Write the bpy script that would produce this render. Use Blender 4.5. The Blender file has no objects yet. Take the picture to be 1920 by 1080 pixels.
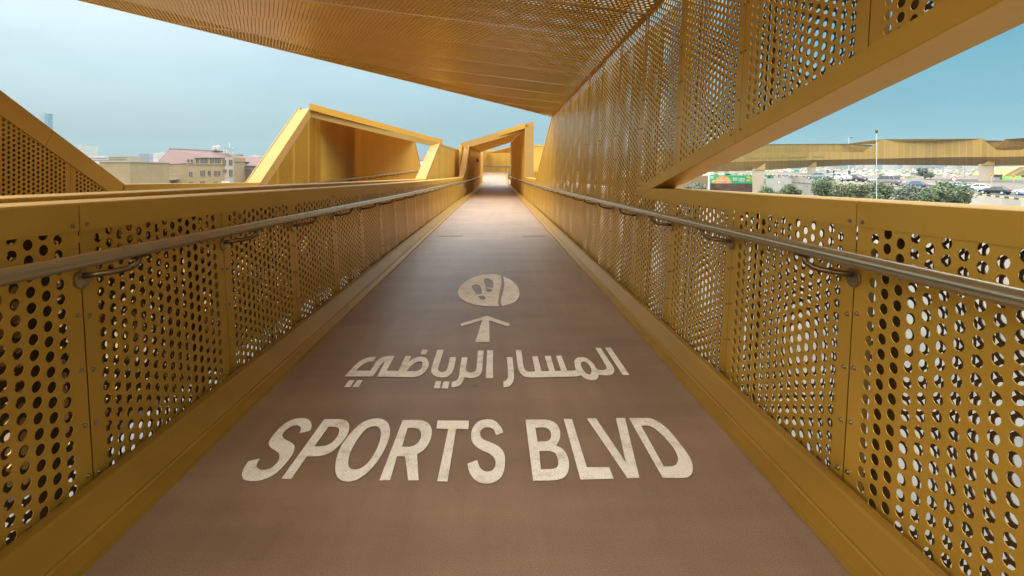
import bpy, bmesh, math, random
from mathutils import Vector, Matrix
random.seed(7)
S = bpy.context.scene
COL = S.collection

# ------------------------------------------------------------------ camera
F = 950.0                 # focal length in pixels of the 1920 px wide photograph
HY = 321.5                # row of the horizon
YAW = math.atan(32.0 / F) # the walkway runs a little to the left of the view axis
CH = 1.35
CAM = Vector((0, 0, CH))
FW = Vector((math.sin(YAW), math.cos(YAW), 0)); RT = Vector((math.cos(YAW), -math.sin(YAW), 0)); UP = Vector((0, 0, 1))
cd = bpy.data.cameras.new('camera'); cam = bpy.data.objects.new('camera', cd); COL.objects.link(cam)
cam.location = CAM; cam.rotation_euler = (math.radians(90), 0, -YAW)
cd.sensor_width = 36; cd.lens = 36 * F / 1920; cd.shift_y = -(540 - HY) / 1920
cd.clip_start = 0.05; cd.clip_end = 20000
S.camera = cam

# ------------------------------------------------------------------ world, sun, exposure
SUN_EL, SUN_AZ = math.radians(50), math.radians(-62)   # azimuth from +Y, negative = left
w = bpy.data.worlds.new('World'); S.world = w; w.use_nodes = True
nt = w.node_tree; N = nt.nodes; L = nt.links; N.clear()
out = N.new('ShaderNodeOutputWorld'); bg = N.new('ShaderNodeBackground'); L.new(bg.outputs[0], out.inputs[0])
sky = N.new('ShaderNodeTexSky'); sky.sky_type = 'NISHITA'; sky.sun_disc = False
sky.sun_elevation = SUN_EL; sky.sun_rotation = SUN_AZ; sky.dust_density = 4; sky.air_density = 1.2
tc = N.new('ShaderNodeTexCoord'); sep = N.new('ShaderNodeSeparateXYZ'); L.new(tc.outputs['Generated'], sep.inputs[0])
def ramp(pts):
    r = N.new('ShaderNodeValToRGB'); e = r.color_ramp.elements
    while len(e) < len(pts): e.new(0.5)
    for k, (p, c) in enumerate(pts): e[k].position = p; e[k].color = (*c, 1)
    return r
# hazy overcast: milky on the sun's side, bluer away from it, bright towards the zenith
rl = ramp([(0.0, (0.17, 0.21, 0.217)), (.06, (0.161, 0.213, 0.229)), (.16, (0.239, 0.324, 0.355)), (.30, (0.346, 0.399, 0.426)), (.5, (1.6, 1.6, 1.55)), (1, (2.5, 2.5, 2.4))])
rr = ramp([(0.0, (0.105, 0.222, 0.263)), (.07, (0.066, 0.188, 0.237)), (.20, (0.035, 0.153, 0.207)), (.34, (0.042, 0.157, 0.21)), (.55, (1.45, 1.55, 1.52)), (1, (2.5, 2.5, 2.4))])
for r_ in (rl, rr): L.new(sep.outputs['Z'], r_.inputs[0])
az = N.new('ShaderNodeMapRange'); az.interpolation_type = 'SMOOTHSTEP'
az.inputs['From Min'].default_value = -.75; az.inputs['From Max'].default_value = .85
ns = N.new('ShaderNodeTexNoise'); ns.inputs['Scale'].default_value = 2.2; ns.inputs['Detail'].default_value = 3
L.new(tc.outputs['Generated'], ns.inputs['Vector'])
ma = N.new('ShaderNodeMath'); ma.operation = 'MULTIPLY_ADD'; ma.inputs[1].default_value = .5; L.new(ns.outputs['Fac'], ma.inputs[0]); L.new(sep.outputs['X'], ma.inputs[2])
ms = N.new('ShaderNodeMath'); ms.operation = 'SUBTRACT'; ms.inputs[1].default_value = .25; L.new(ma.outputs[0], ms.inputs[0]); L.new(ms.outputs[0], az.inputs['Value'])
mx = N.new('ShaderNodeMix'); mx.data_type = 'RGBA'; L.new(az.outputs[0], mx.inputs['Factor']); L.new(rl.outputs[0], mx.inputs['A']); L.new(rr.outputs[0], mx.inputs['B'])
sc_ = N.new('ShaderNodeVectorMath'); sc_.operation = 'SCALE'; sc_.inputs['Scale'].default_value = .08; L.new(sky.outputs[0], sc_.inputs[0])
mm = N.new('ShaderNodeMix'); mm.data_type = 'RGBA'; mm.inputs['Factor'].default_value = .9; L.new(sc_.outputs[0], mm.inputs['A']); L.new(mx.outputs['Result'], mm.inputs['B'])
# fill light added to the sky: brighter out of view, sides and behind
fwd = N.new('ShaderNodeMapRange'); fwd.interpolation_type = 'SMOOTHSTEP'; sv = N.new('ShaderNodeMath'); sv.operation = 'MULTIPLY_ADD'; sv.inputs[1].default_value = -.2; L.new(sep.outputs['X'], sv.inputs[0]); L.new(sep.outputs['Y'], sv.inputs[2]); L.new(sv.outputs[0], fwd.inputs['Value'])
for k_, v_ in (('From Min', .52), ('From Max', -.1), ('To Min', 1.0), ('To Max', 2.4)): fwd.inputs[k_].default_value = v_
lowm = N.new('ShaderNodeMapRange'); L.new(sep.outputs['Z'], lowm.inputs['Value'])
for k_, v_ in (('From Min', .25), ('From Max', .75), ('To Min', 0.0), ('To Max', 1.0)): lowm.inputs[k_].default_value = v_
mf = N.new('ShaderNodeMix'); L.new(lowm.outputs[0], mf.inputs['Factor']); L.new(fwd.outputs[0], mf.inputs['A']); mf.inputs['B'].default_value = 1.0
L.new(mm.outputs['Result'], bg.inputs[0]); nc = N.new('ShaderNodeTexNoise'); nc.inputs['Scale'].default_value = 3.0; nc.inputs['Detail'].default_value = 6; nc.inputs['Roughness'].default_value = .55
mpv = N.new('ShaderNodeMapping'); mpv.inputs['Scale'].default_value = (1, 1, 3.2); L.new(tc.outputs['Generated'], mpv.inputs['Vector']); L.new(mpv.outputs[0], nc.inputs['Vector'])
cr = N.new('ShaderNodeMapRange'); L.new(nc.outputs['Fac'], cr.inputs['Value'])
for k_, v_ in (('From Min', .3), ('From Max', .7), ('To Min', .94), ('To Max', 1.10)): cr.inputs[k_].default_value = v_
mv = N.new('ShaderNodeMath'); mv.operation = 'MULTIPLY'; L.new(mf.outputs['Result'], mv.inputs[0]); L.new(cr.outputs[0], mv.inputs[1]); L.new(mv.outputs[0], bg.inputs[1])
sl = bpy.data.lights.new('sun', 'SUN'); sl.energy = 0.5; sl.angle = math.radians(14); sl.color = (1, .95, .86)
so = bpy.data.objects.new('sun', sl); COL.objects.link(so); so.location = (-20, 20, 40)
sd = Vector((math.sin(SUN_AZ) * math.cos(SUN_EL), math.cos(SUN_AZ) * math.cos(SUN_EL), math.sin(SUN_EL)))
so.rotation_euler = sd.to_track_quat('Z', 'Y').to_euler()
S.view_settings.view_transform = 'Standard'; S.view_settings.look = 'None'; S.view_settings.exposure = 1.3; S.view_settings.gamma = 1
S.view_settings.use_curve_mapping = False

# ------------------------------------------------------------------ helpers
def ray(px, py): return RT * ((px - 960) / F) + FW + UP * ((HY - py) / F)
def at(px, py, t): return CAM + ray(px, py) * t                       # point at depth t along the view axis
def on_z(px, py, z=0.0):
    d = ray(px, py); return CAM + d * ((z - CH) / d.z)
def on_wall(px, py, x0, lean):                                        # plane X = x0 + lean*z
    d = ray(px, py); return CAM + d * ((x0 + lean * CH) / (d.x - lean * d.z))

def tag(o, label=None, cat=None, group=None, kind=None):
    if label: o['label'] = label
    if cat: o['category'] = cat
    if group: o['group'] = group
    if kind: o['kind'] = kind
    return o
def empty(name, loc, label, cat, group=None, rz=0):
    o = bpy.data.objects.new(name, None); COL.objects.link(o); o.location = loc; o.rotation_euler = (0, 0, rz)
    o.empty_display_size = .2
    return tag(o, label, cat, group)

class MB:
    def __init__(s): s.v = []; s.f = []; s.uv = {}
    def quad(s, *p, uv=None):
        n = len(s.v); s.v += [tuple(q) for q in p]
        if uv: s.uv[len(s.f)] = uv
        s.f.append(tuple(range(n, n + len(p))))
    def box(s, x0, y0, z0, x1, y1, z1):
        n = len(s.v)
        s.v += [(x0,y0,z0),(x1,y0,z0),(x1,y1,z0),(x0,y1,z0),(x0,y0,z1),(x1,y0,z1),(x1,y1,z1),(x0,y1,z1)]
        s.f += [tuple(n + i for i in q) for q in ((0,3,2,1),(4,5,6,7),(0,1,5,4),(1,2,6,5),(2,3,7,6),(3,0,4,7))]
    def hexa(s, b, t):                                               # two quads, bottom and top
        n = len(s.v); s.v += [tuple(q) for q in b] + [tuple(q) for q in t]
        s.f += [tuple(n + i for i in q) for q in ((0,3,2,1),(4,5,6,7),(0,1,5,4),(1,2,6,5),(2,3,7,6),(3,0,4,7))]
    def slab(s, pts, off):                                           # polygon extruded by a vector
        k = len(pts); n = len(s.v); off = Vector(off)
        s.v += [tuple(p) for p in pts] + [tuple(Vector(p) + off) for p in pts]
        s.f.append(tuple(n + i for i in range(k))); s.f.append(tuple(n + k + i for i in reversed(range(k))))
        for i in range(k): j = (i + 1) % k; s.f.append((n + i, n + k + i, n + k + j, n + j))
    def tube(s, path, r, seg=10, cap=True, radii=None):
        path = [Vector(p) for p in path]; n0 = len(s.v); up = Vector((0, 0, 1)); last = None
        for i, p in enumerate(path):
            d = (path[min(i + 1, len(path) - 1)] - path[max(i - 1, 0)]).normalized()
            a = d.cross(up) if last is None else last - d * last.dot(d)
            if a.length < 1e-4: a = d.cross(Vector((1, 0, 0)))
            a.normalize(); last = a; b = d.cross(a); rr_ = radii[i] if radii else r
            for k in range(seg):
                th = 2 * math.pi * k / seg; s.v.append(tuple(p + a * (rr_ * math.cos(th)) + b * (rr_ * math.sin(th))))
        for i in range(len(path) - 1):
            for k in range(seg):
                k2 = (k + 1) % seg; s.f.append((n0 + i*seg + k, n0 + i*seg + k2, n0 + (i+1)*seg + k2, n0 + (i+1)*seg + k))
        if cap:
            s.f.append(tuple(n0 + k for k in reversed(range(seg)))); m = n0 + (len(path) - 1) * seg; s.f.append(tuple(m + k for k in range(seg)))
    def sweep(s, rings, closed=True, cap=True, ustart=0):            # list of equal length rings
        n0 = len(s.v); k = len(rings[0])
        for r_ in rings: s.v += [tuple(p) for p in r_]
        for i in range(len(rings) - 1):
            for j in range(k if closed else k - 1):
                j2 = (j + 1) % k; s.f.append((n0 + i*k + j, n0 + i*k + j2, n0 + (i+1)*k + j2, n0 + (i+1)*k + j))
        if cap and closed:
            s.f.append(tuple(n0 + j for j in reversed(range(k)))); m = n0 + (len(rings) - 1) * k; s.f.append(tuple(m + j for j in range(k)))
    def mesh(s, name, mat, smooth=False, fix=False):
        me = bpy.data.meshes.new(name); me.from_pydata(s.v, [], s.f)
        if s.uv:
            ul = me.uv_layers.new(name='UVMap')
            for fi, uvs in s.uv.items():
                p = me.polygons[fi]
                for li, q in zip(p.loop_indices, uvs): ul.data[li].uv = q
        for m in (mat if isinstance(mat, (list, tuple)) else [mat]): me.materials.append(m)
        if fix:
            bm = bmesh.new(); bm.from_mesh(me); bmesh.ops.recalc_face_normals(bm, faces=bm.faces); bm.to_mesh(me); bm.free()
        if smooth: me.polygons.foreach_set('use_smooth', [True] * len(me.polygons))
        me.update(); return me
    def build(s, name, mat, parent=None, smooth=False, fix=True, world=True):
        o = bpy.data.objects.new(name, s.mesh(name, mat, smooth, fix)); COL.objects.link(o)
        if parent is not None:
            o.parent = parent
            if world: o.matrix_parent_inverse = parent_inv(parent)
        return o
def parent_inv(p):
    m = Matrix.Translation(p.location) @ p.rotation_euler.to_matrix().to_4x4()
    if p.parent: m = (Matrix(p.parent.matrix_basis)) @ p.matrix_parent_inverse @ m
    return m.inverted()
def link(name, me, parent=None, mat4=None):
    o = bpy.data.objects.new(name, me); COL.objects.link(o)
    if parent is not None: o.parent = parent; o.matrix_parent_inverse = parent_inv(parent)
    if mat4 is not None: o.matrix_basis = mat4
    return o

# ------------------------------------------------------------------ materials
def mat(name, col, rough=.6, metal=0.0, var=.12, scale=3.0, bump=0.0, bscale=200.0, spec=.5, col2=None, emit=0):
    m = bpy.data.materials.new(name); m.use_nodes = True; t = m.node_tree; b = t.nodes['Principled BSDF']
    b.inputs['Roughness'].default_value = rough; b.inputs['Metallic'].default_value = metal; b.inputs['Specular IOR Level'].default_value = spec
    co = t.nodes.new('ShaderNodeTexCoord')
    n = t.nodes.new('ShaderNodeTexNoise'); n.inputs['Scale'].default_value = scale; n.inputs['Detail'].default_value = 5; n.inputs['Roughness'].default_value = .6
    t.links.new(co.outputs['Object'], n.inputs['Vector'])
    r = t.nodes.new('ShaderNodeValToRGB'); r.color_ramp.elements[0].position = .3; r.color_ramp.elements[1].position = .7
    c2 = col2 or tuple(min(1, c * (1 + var)) for c in col)
    c1 = col if col2 else tuple(c * (1 - var) for c in col)
    r.color_ramp.elements[0].color = (*c1, 1); r.color_ramp.elements[1].color = (*c2, 1)
    t.links.new(n.outputs['Fac'], r.inputs[0]); t.links.new(r.outputs[0], b.inputs['Base Color'])
    if bump:
        n2 = t.nodes.new('ShaderNodeTexNoise'); n2.inputs['Scale'].default_value = bscale; n2.inputs['Detail'].default_value = 2
        t.links.new(co.outputs['Object'], n2.inputs['Vector'])
        bp = t.nodes.new('ShaderNodeBump'); bp.inputs['Strength'].default_value = bump; bp.inputs['Distance'].default_value = .01
        t.links.new(n2.outputs['Fac'], bp.inputs['Height']); t.links.new(bp.outputs[0], b.inputs['Normal'])
    return m
GC = (.54, .295, .034)
M = {}
M['gold'] = mat('gold_metal', GC, .36, .45, .10, 1.1, .06, 700)
M['gold_trim'] = mat('gold_trim_metal', (.54, .30, .038), .46, .35, .05, 2.0, .10, 900)
M['dimmed_gold'] = mat('dimmed_gold_frame', (.36, .205, .055), .6, .1, .06, 1.6, .06, 500)  # frame gold dulled and darkened in colour to offset strong light on open edges
M['gold_kerb'] = mat('gold_kerb_metal', (.32, .17, .020), .42, .35, .10, 2.5, .08, 300)
M['rail'] = mat('brushed_bronze_steel', (.46, .41, .27), .26, .9, .06, 8, .05, 600)
M['bracket'] = mat('bracket_steel', (.17, .11, .055), .38, 1.0, .15, 20)
M['steel'] = mat('bolt_steel', (.40, .33, .24), .35, 1.0, .1, 20)
M['pillar'] = mat('pale_pillar_concrete', (.46, .37, .27), .9, 0, .05, .4)
M['bronze'] = mat('void_shade_back_panel', (.11, .055, .009), .6, .2, .1, 1.5)  # back skins coloured dark to put shade into the void behind the holes
M['post'] = mat('post_metal', (.30, .155, .022), .55, .2, .06, 2)
M['dark'] = mat('post_dark', (.13, .08, .03), .6, .3)
M['concrete'] = mat('concrete', (.36, .33, .29), .85, 0, .08, .6)
M['beige'] = mat('beige_render', (.27, .19, .095), .9, 0, .10, .35)
M['beige2'] = mat('pale_render', (.32, .26, .19), .9, 0, .08, .5)
M['roof'] = mat('pink_red_roof', (.135, .075, .068), .8, 0, .10, .6)
M['glass'] = mat('dark_window', (.06, .05, .055), .25, 0, .2, 1)
M['white'] = mat('white_paint', (.72, .72, .70), .6, 0, .06, 1)
M['green'] = mat('billboard_green', (.02, .42, .16), .5, 0, .03, 1)
M['lime'] = mat('billboard_lime', (.36, .66, .12), .5, 0, .03, 1)
M['charcoal'] = mat('charcoal_board', (.055, .058, .065), .6, 0, .05, 1)
M['red'] = mat('sign_red', (.55, .04, .04), .5, 0, .03, 1)
M['orange'] = mat('sign_orange', (.78, .32, .02), .5, 0, .03, 1)
M['blue'] = mat('sign_blue', (.03, .22, .60), .5, 0, .03, 1)
M['teal'] = mat('sign_teal', (.01, .40, .30), .5, 0, .03, 1)
M['maroon'] = mat('sign_maroon', (.22, .06, .08), .5, 0, .03, 1)
M['black'] = mat('black_rubber', (.02, .02, .022), .7, 0, .1, 4)
M['yellow'] = mat('kerb_yellow', (.75, .50, .12), .7, 0, .05, 3)
M['pole'] = mat('pole_grey', (.55, .55, .54), .5, .3, .05, 2)
M['bark'] = mat('bark', (.13, .09, .06), .9, 0, .25, 6)
M['asphalt'] = mat('asphalt', (.085, .09, .10), .9, 0, .12, .4)
M['sand'] = mat('sand', (.155, .13, .105), 1, 0, .12, .12)
M['pizza'] = mat('pizza_topping', (.80, .62, .30), .7, 0, 0, 1.6, col2=(.62, .10, .04))
M['crust'] = mat('pizza_crust', (.62, .34, .10), .7, 0, .1, 2)
M['rock'] = mat('brown_sculpted_panel', (.045, .025, .018), .6, 0, 0, .45, col2=(.16, .075, .045))
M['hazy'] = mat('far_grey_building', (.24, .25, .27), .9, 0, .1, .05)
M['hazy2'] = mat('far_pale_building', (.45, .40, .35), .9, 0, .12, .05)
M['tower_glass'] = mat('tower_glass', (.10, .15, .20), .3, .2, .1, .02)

# walkway surface: fine rubber grain, faint cross banding and stains
def floor_mat():
    m = bpy.data.materials.new('walkway_coating'); m.use_nodes = True; t = m.node_tree; b = t.nodes['Principled BSDF']
    co = t.nodes.new('ShaderNodeTexCoord')
    def noise(sc, det, vec=None, ro=.6):
        n = t.nodes.new('ShaderNodeTexNoise'); n.inputs['Scale'].default_value = sc; n.inputs['Detail'].default_value = det; n.inputs['Roughness'].default_value = ro
        t.links.new(vec or co.outputs['Object'], n.inputs['Vector']); return n
    mp = t.nodes.new('ShaderNodeMapping'); mp.inputs['Scale'].default_value = (.35, 2.2, 1); t.links.new(co.outputs['Object'], mp.inputs['Vector'])
    n1 = noise(1.4, 4, mp.outputs[0]); n2 = noise(230, 2, None, .8); n3 = noise(.9, 5)
    r1 = t.nodes.new('ShaderNodeValToRGB'); e = r1.color_ramp.elements; e[0].position = .3; e[0].color = (.205, .127, .078, 1); e[1].position = .72; e[1].color = (.290, .184, .114, 1)
    t.links.new(n1.outputs['Fac'], r1.inputs[0])
    r2 = t.nodes.new('ShaderNodeValToRGB'); e = r2.color_ramp.elements; e[0].position = .36; e[0].color = (.62, .61, .60, 1); e[1].position = .64; e[1].color = (1.38, 1.37, 1.35, 1)
    t.links.new(n2.outputs['Fac'], r2.inputs[0])
    r3 = t.nodes.new('ShaderNodeValToRGB'); e = r3.color_ramp.elements; e[0].position = .3; e[0].color = (.80, .78, .76, 1); e[1].position = .68; e[1].color = (1.12, 1.11, 1.09, 1)
    t.links.new(n3.outputs['Fac'], r3.inputs[0])
    a = t.nodes.new('ShaderNodeMix'); a.data_type = 'RGBA'; a.blend_type = 'MULTIPLY'; a.inputs['Factor'].default_value = 1
    t.links.new(r1.outputs[0], a.inputs['A']); t.links.new(r2.outputs[0], a.inputs['B'])
    c = t.nodes.new('ShaderNodeMix'); c.data_type = 'RGBA'; c.blend_type = 'MULTIPLY'; c.inputs['Factor'].default_value = 1
    t.links.new(a.outputs['Result'], c.inputs['A']); t.links.new(r3.outputs[0], c.inputs['B'])
    n4 = noise(5.5, 10, None, .75); r4 = t.nodes.new('ShaderNodeValToRGB'); e = r4.color_ramp.elements; e[0].position = .27; e[0].color = (.55, .53, .52, 1); e[1].position = .40; e[1].color = (1, 1, 1, 1); t.links.new(n4.outputs['Fac'], r4.inputs[0])
    mp2 = t.nodes.new('ShaderNodeMapping'); mp2.inputs['Scale'].default_value = (7, .5, 1); t.links.new(co.outputs['Object'], mp2.inputs['Vector'])
    n6 = noise(1.0, 6, mp2.outputs[0], .65); r6 = t.nodes.new('ShaderNodeValToRGB'); e = r6.color_ramp.elements; e[0].position = .33; e[0].color = (.90, .89, .88, 1); e[1].position = .66; e[1].color = (1.08, 1.08, 1.08, 1); t.links.new(n6.outputs['Fac'], r6.inputs[0])
    last = c
    for rr_ in (r4, r6):
        q = t.nodes.new('ShaderNodeMix'); q.data_type = 'RGBA'; q.blend_type = 'MULTIPLY'; q.inputs['Factor'].default_value = 1
        t.links.new(last.outputs['Result'], q.inputs['A']); t.links.new(rr_.outputs[0], q.inputs['B']); last = q
    t.links.new(last.outputs['Result'], b.inputs['Base Color'])
    b.inputs['Roughness'].default_value = .42; b.inputs['Specular IOR Level'].default_value = 1.0
    bp = t.nodes.new('ShaderNodeBump'); bp.inputs['Strength'].default_value = .06; bp.inputs['Distance'].default_value = .004
    t.links.new(n2.outputs['Fac'], bp.inputs['Height']); t.links.new(bp.outputs[0], b.inputs['Normal'])
    return m
for k_ in ('gold', 'gold_trim', 'gold_kerb'):
    b_ = M[k_].node_tree.nodes['Principled BSDF']; b_.inputs['Specular IOR Level'].default_value = .5 if k_ == 'gold' else .3
def panel_tone(m, a=.93, b=1.06):
    t = m.node_tree; p = t.nodes['Principled BSDF']; src = p.inputs['Base Color'].links[0].from_socket
    oi = t.nodes.new('ShaderNodeObjectInfo'); mr = t.nodes.new('ShaderNodeMapRange'); mr.inputs['To Min'].default_value = a; mr.inputs['To Max'].default_value = b
    t.links.new(oi.outputs['Random'], mr.inputs['Value']); sc2 = t.nodes.new('ShaderNodeVectorMath'); sc2.operation = 'SCALE'
    t.links.new(src, sc2.inputs[0]); t.links.new(mr.outputs[0], sc2.inputs['Scale']); t.links.new(sc2.outputs[0], p.inputs['Base Color'])
panel_tone(M['gold']); panel_tone(M['gold_trim'], .96, 1.03)
M['dimmed_gold'].node_tree.nodes['Principled BSDF'].inputs['Specular IOR Level'].default_value = .2
M['floor'] = floor_mat()
def leaky(name, f):          # finely perforated sheet that lets some daylight through
    m = mat(name, GC, .4, .2, .08, 1.1); t = m.node_tree; b = t.nodes['Principled BSDF']
    tr = t.nodes.new('ShaderNodeBsdfTranslucent'); tr.inputs[0].default_value = (.85, .70, .45, 1); ms_ = t.nodes.new('ShaderNodeMixShader'); ms_.inputs[0].default_value = f
    t.links.new(b.outputs[0], ms_.inputs[1]); t.links.new(tr.outputs[0], ms_.inputs[2]); t.links.new(ms_.outputs[0], t.nodes['Material Output'].inputs[0]); return m
M['gold_mesh'] = leaky('gold_fine_mesh', .02)
def paint_mat():
    m = mat('cream_floor_paint', (.94, .85, .70), .75, 0, .07, 2.5, .05, 260); t = m.node_tree; b = t.nodes['Principled BSDF']
    src = b.inputs['Base Color'].links[0].from_socket
    co = t.nodes.new('ShaderNodeTexCoord'); n = t.nodes.new('ShaderNodeTexNoise'); n.inputs['Scale'].default_value = 260; n.inputs['Detail'].default_value = 2
    t.links.new(co.outputs['Object'], n.inputs['Vector'])
    r = t.nodes.new('ShaderNodeValToRGB'); e = r.color_ramp.elements; e[0].position = .33; e[0].color = (.30, .24, .20, 1); e[1].position = .47; e[1].color = (1, 1, 1, 1)
    t.links.new(n.outputs['Fac'], r.inputs[0])
    a = t.nodes.new('ShaderNodeMix'); a.data_type = 'RGBA'; a.blend_type = 'MULTIPLY'; a.inputs['Factor'].default_value = 1
    t.links.new(src, a.inputs['A']); t.links.new(r.outputs[0], a.inputs['B']);     n5 = t.nodes.new('ShaderNodeTexNoise'); n5.inputs['Scale'].default_value = 9; n5.inputs['Detail'].default_value = 9; n5.inputs['Roughness'].default_value = .72
    t.links.new(co.outputs['Object'], n5.inputs['Vector'])
    r5 = t.nodes.new('ShaderNodeValToRGB'); e = r5.color_ramp.elements; e[0].position = .36; e[0].color = (.78, .73, .68, 1); e[1].position = .50; e[1].color = (1, 1, 1, 1); t.links.new(n5.outputs['Fac'], r5.inputs[0])
    a2 = t.nodes.new('ShaderNodeMix'); a2.data_type = 'RGBA'; a2.blend_type = 'MULTIPLY'; a2.inputs['Factor'].default_value = 1
    t.links.new(a.outputs['Result'], a2.inputs['A']); t.links.new(r5.outputs[0], a2.inputs['B']); t.links.new(a2.outputs['Result'], b.inputs['Base Color'])
    return m
M['paint'] = paint_mat()
# plate with vertical panel joints every `step` metres of UV.x and fine perforation speckle
def striped(name, col, step=1.07, dark=.5, lw=.02, rough=.42, metal=.35, dots=True):
    m = mat(name, col, rough, metal, .06, .9, .10, 300); t = m.node_tree; b = t.nodes['Principled BSDF']
    src = b.inputs['Base Color'].links[0].from_socket
    uv = t.nodes.new('ShaderNodeUVMap'); sp = t.nodes.new('ShaderNodeSeparateXYZ'); t.links.new(uv.outputs[0], sp.inputs[0])
    d = t.nodes.new('ShaderNodeMath'); d.operation = 'DIVIDE'; d.inputs[1].default_value = step; t.links.new(sp.outputs[0], d.inputs[0])
    fr = t.nodes.new('ShaderNodeMath'); fr.operation = 'FRACT'; t.links.new(d.outputs[0], fr.inputs[0])
    lt = t.nodes.new('ShaderNodeMath'); lt.operation = 'LESS_THAN'; lt.inputs[1].default_value = lw; t.links.new(fr.outputs[0], lt.inputs[0])
    fl = t.nodes.new('ShaderNodeMath'); fl.operation = 'FLOOR'; t.links.new(d.outputs[0], fl.inputs[0])
    wn = t.nodes.new('ShaderNodeTexWhiteNoise'); wn.noise_dimensions = '1D'; t.links.new(fl.outputs[0], wn.inputs['W'])
    pv = t.nodes.new('ShaderNodeMapRange'); pv.inputs['To Min'].default_value = .86; pv.inputs['To Max'].default_value = 1.08; t.links.new(wn.outputs['Value'], pv.inputs[0])
    vo = t.nodes.new('ShaderNodeTexVoronoi'); vo.inputs['Scale'].default_value = 15; vo.inputs['Randomness'].default_value = 0; t.links.new(uv.outputs[0], vo.inputs['Vector'])
    dl = t.nodes.new('ShaderNodeMath'); dl.operation = 'LESS_THAN'; dl.inputs[1].default_value = .27 if dots else -1; t.links.new(vo.outputs['Distance'], dl.inputs[0])
    m1 = t.nodes.new('ShaderNodeMix'); m1.data_type = 'RGBA'; m1.blend_type = 'MULTIPLY'; m1.inputs['Factor'].default_value = 1
    t.links.new(src, m1.inputs['A']); cmb = t.nodes.new('ShaderNodeCombineXYZ')
    for k in range(3): t.links.new(pv.outputs[0], cmb.inputs[k])
    t.links.new(cmb.outputs[0], m1.inputs['B'])
    m2 = t.nodes.new('ShaderNodeMix'); m2.data_type = 'RGBA'; t.links.new(dl.outputs[0], m2.inputs['Factor'])
    t.links.new(m1.outputs['Result'], m2.inputs['A']); m2.inputs['B'].default_value = (*[c * .74 for c in col], 1)
    m3 = t.nodes.new('ShaderNodeMix'); m3.data_type = 'RGBA'; t.links.new(lt.outputs[0], m3.inputs['Factor'])
    t.links.new(m2.outputs['Result'], m3.inputs['A']); m3.inputs['B'].default_value = (*[c * dark for c in col], 1)
    t.links.new(m3.outputs['Result'], b.inputs['Base Color'])
    if name == 'gold_perforated_plate':      # light leaks through the fine perforation
        b.inputs['Specular IOR Level'].default_value = .15
        tr = t.nodes.new('ShaderNodeBsdfTranslucent'); tr.inputs[0].default_value = (.75, .47, .12, 1)
        ms_ = t.nodes.new('ShaderNodeMixShader'); ms_.inputs[0].default_value = .32; o_ = t.nodes['Material Output']
        t.links.new(b.outputs[0], ms_.inputs[1]); t.links.new(tr.outputs[0], ms_.inputs[2]); t.links.new(ms_.outputs[0], o_.inputs[0])
    return m
M['gold_plate'] = striped('gold_perforated_plate', (.58, .33, .055), metal=0, rough=.7)
M['gold_far'] = striped('gold_bridge_cladding', (.37, .225, .05), 1.6, 1.16, .12)

# ------------------------------------------------------------------ perforated sheet
CX, CZ, HR = .0625, .057, .0208
def perf(u0, u1, vb, vt, r=HR, seg=8, tube=0.0, mb=None, vmax=None, margin=.06, phase=0.0, flip=1):
    """sheet in the local X (u) / Z (v) plane with staggered round holes; vb, vt: functions of u"""
    mb = mb or MB()
    n = max(0, int((u1 - u0 - 2 * margin) / CX + 1e-6)); s0 = (u0 + u1) / 2 - n * CX / 2
    def trap(a, b, va, vb_, vc, vd):
        if max(vc - va, vd - vb_) > 1e-5: mb.quad((a, 0, va), (b, 0, vb_), (b, 0, vd), (a, 0, vc))
    if n == 0: trap(u0, u1, vb(u0), vb(u1), vt(u0), vt(u1)); return mb
    trap(u0, s0, vb(u0), vb(s0), vt(u0), vt(s0)); e0 = s0 + n * CX; trap(e0, u1, vb(e0), vb(u1), vt(e0), vt(u1))
    ring = []
    for k in range(seg):
        th = 2 * math.pi * k / seg; c, s_ = math.cos(th), math.sin(th); q = max(abs(c), abs(s_)); ring.append((c, s_, c / q, s_ / q))
    for i in range(n):
        a = s0 + i * CX; b = a + CX; lo = max(vb(a), vb(b)) + .004; hi = min(vt(a), vt(b)) - .004
        if vmax: hi = min(hi, vmax((a + b) / 2))
        off = (CZ / 2 if i % 2 else 0) + phase
        k0 = math.ceil((lo - off) / CZ); k1 = math.floor((hi - off) / CZ)
        if k1 <= k0: trap(a, b, vb(a), vb(b), vt(a), vt(b)); continue
        v0 = k0 * CZ + off; v1 = k1 * CZ + off
        trap(a, b, vb(a), vb(b), v0, v0); trap(a, b, v1, v1, vt(a), vt(b))
        for k in range(k0, k1):
            cu = (a + b) / 2; cv = (k + .5) * CZ + off; rr_ = r(cu, cv) if callable(r) else r
            m = len(mb.v)
            for (c, s_, qx, qz) in ring: mb.v.append((cu + qx * CX / 2, 0, cv + qz * CZ / 2))
            for (c, s_, qx, qz) in ring: mb.v.append((cu + c * rr_, 0, cv + s_ * rr_))
            for j in range(seg): j2 = (j + 1) % seg; mb.f.append((m + j, m + j2, m + seg + j2, m + seg + j))
            if tube:
                for (c, s_, qx, qz) in ring: mb.v.append((cu + c * rr_, tube, cv + s_ * rr_))
                for j in range(seg): j2 = (j + 1) % seg; mb.f.append((m + seg + j, m + seg + j2, m + 2*seg + j2, m + 2*seg + j))
    return mb
const = lambda c: (lambda u: c)
def drop(y): return .24 * (1 - math.exp(-max(y, 0) / 14.0))
LEAN = .06
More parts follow.
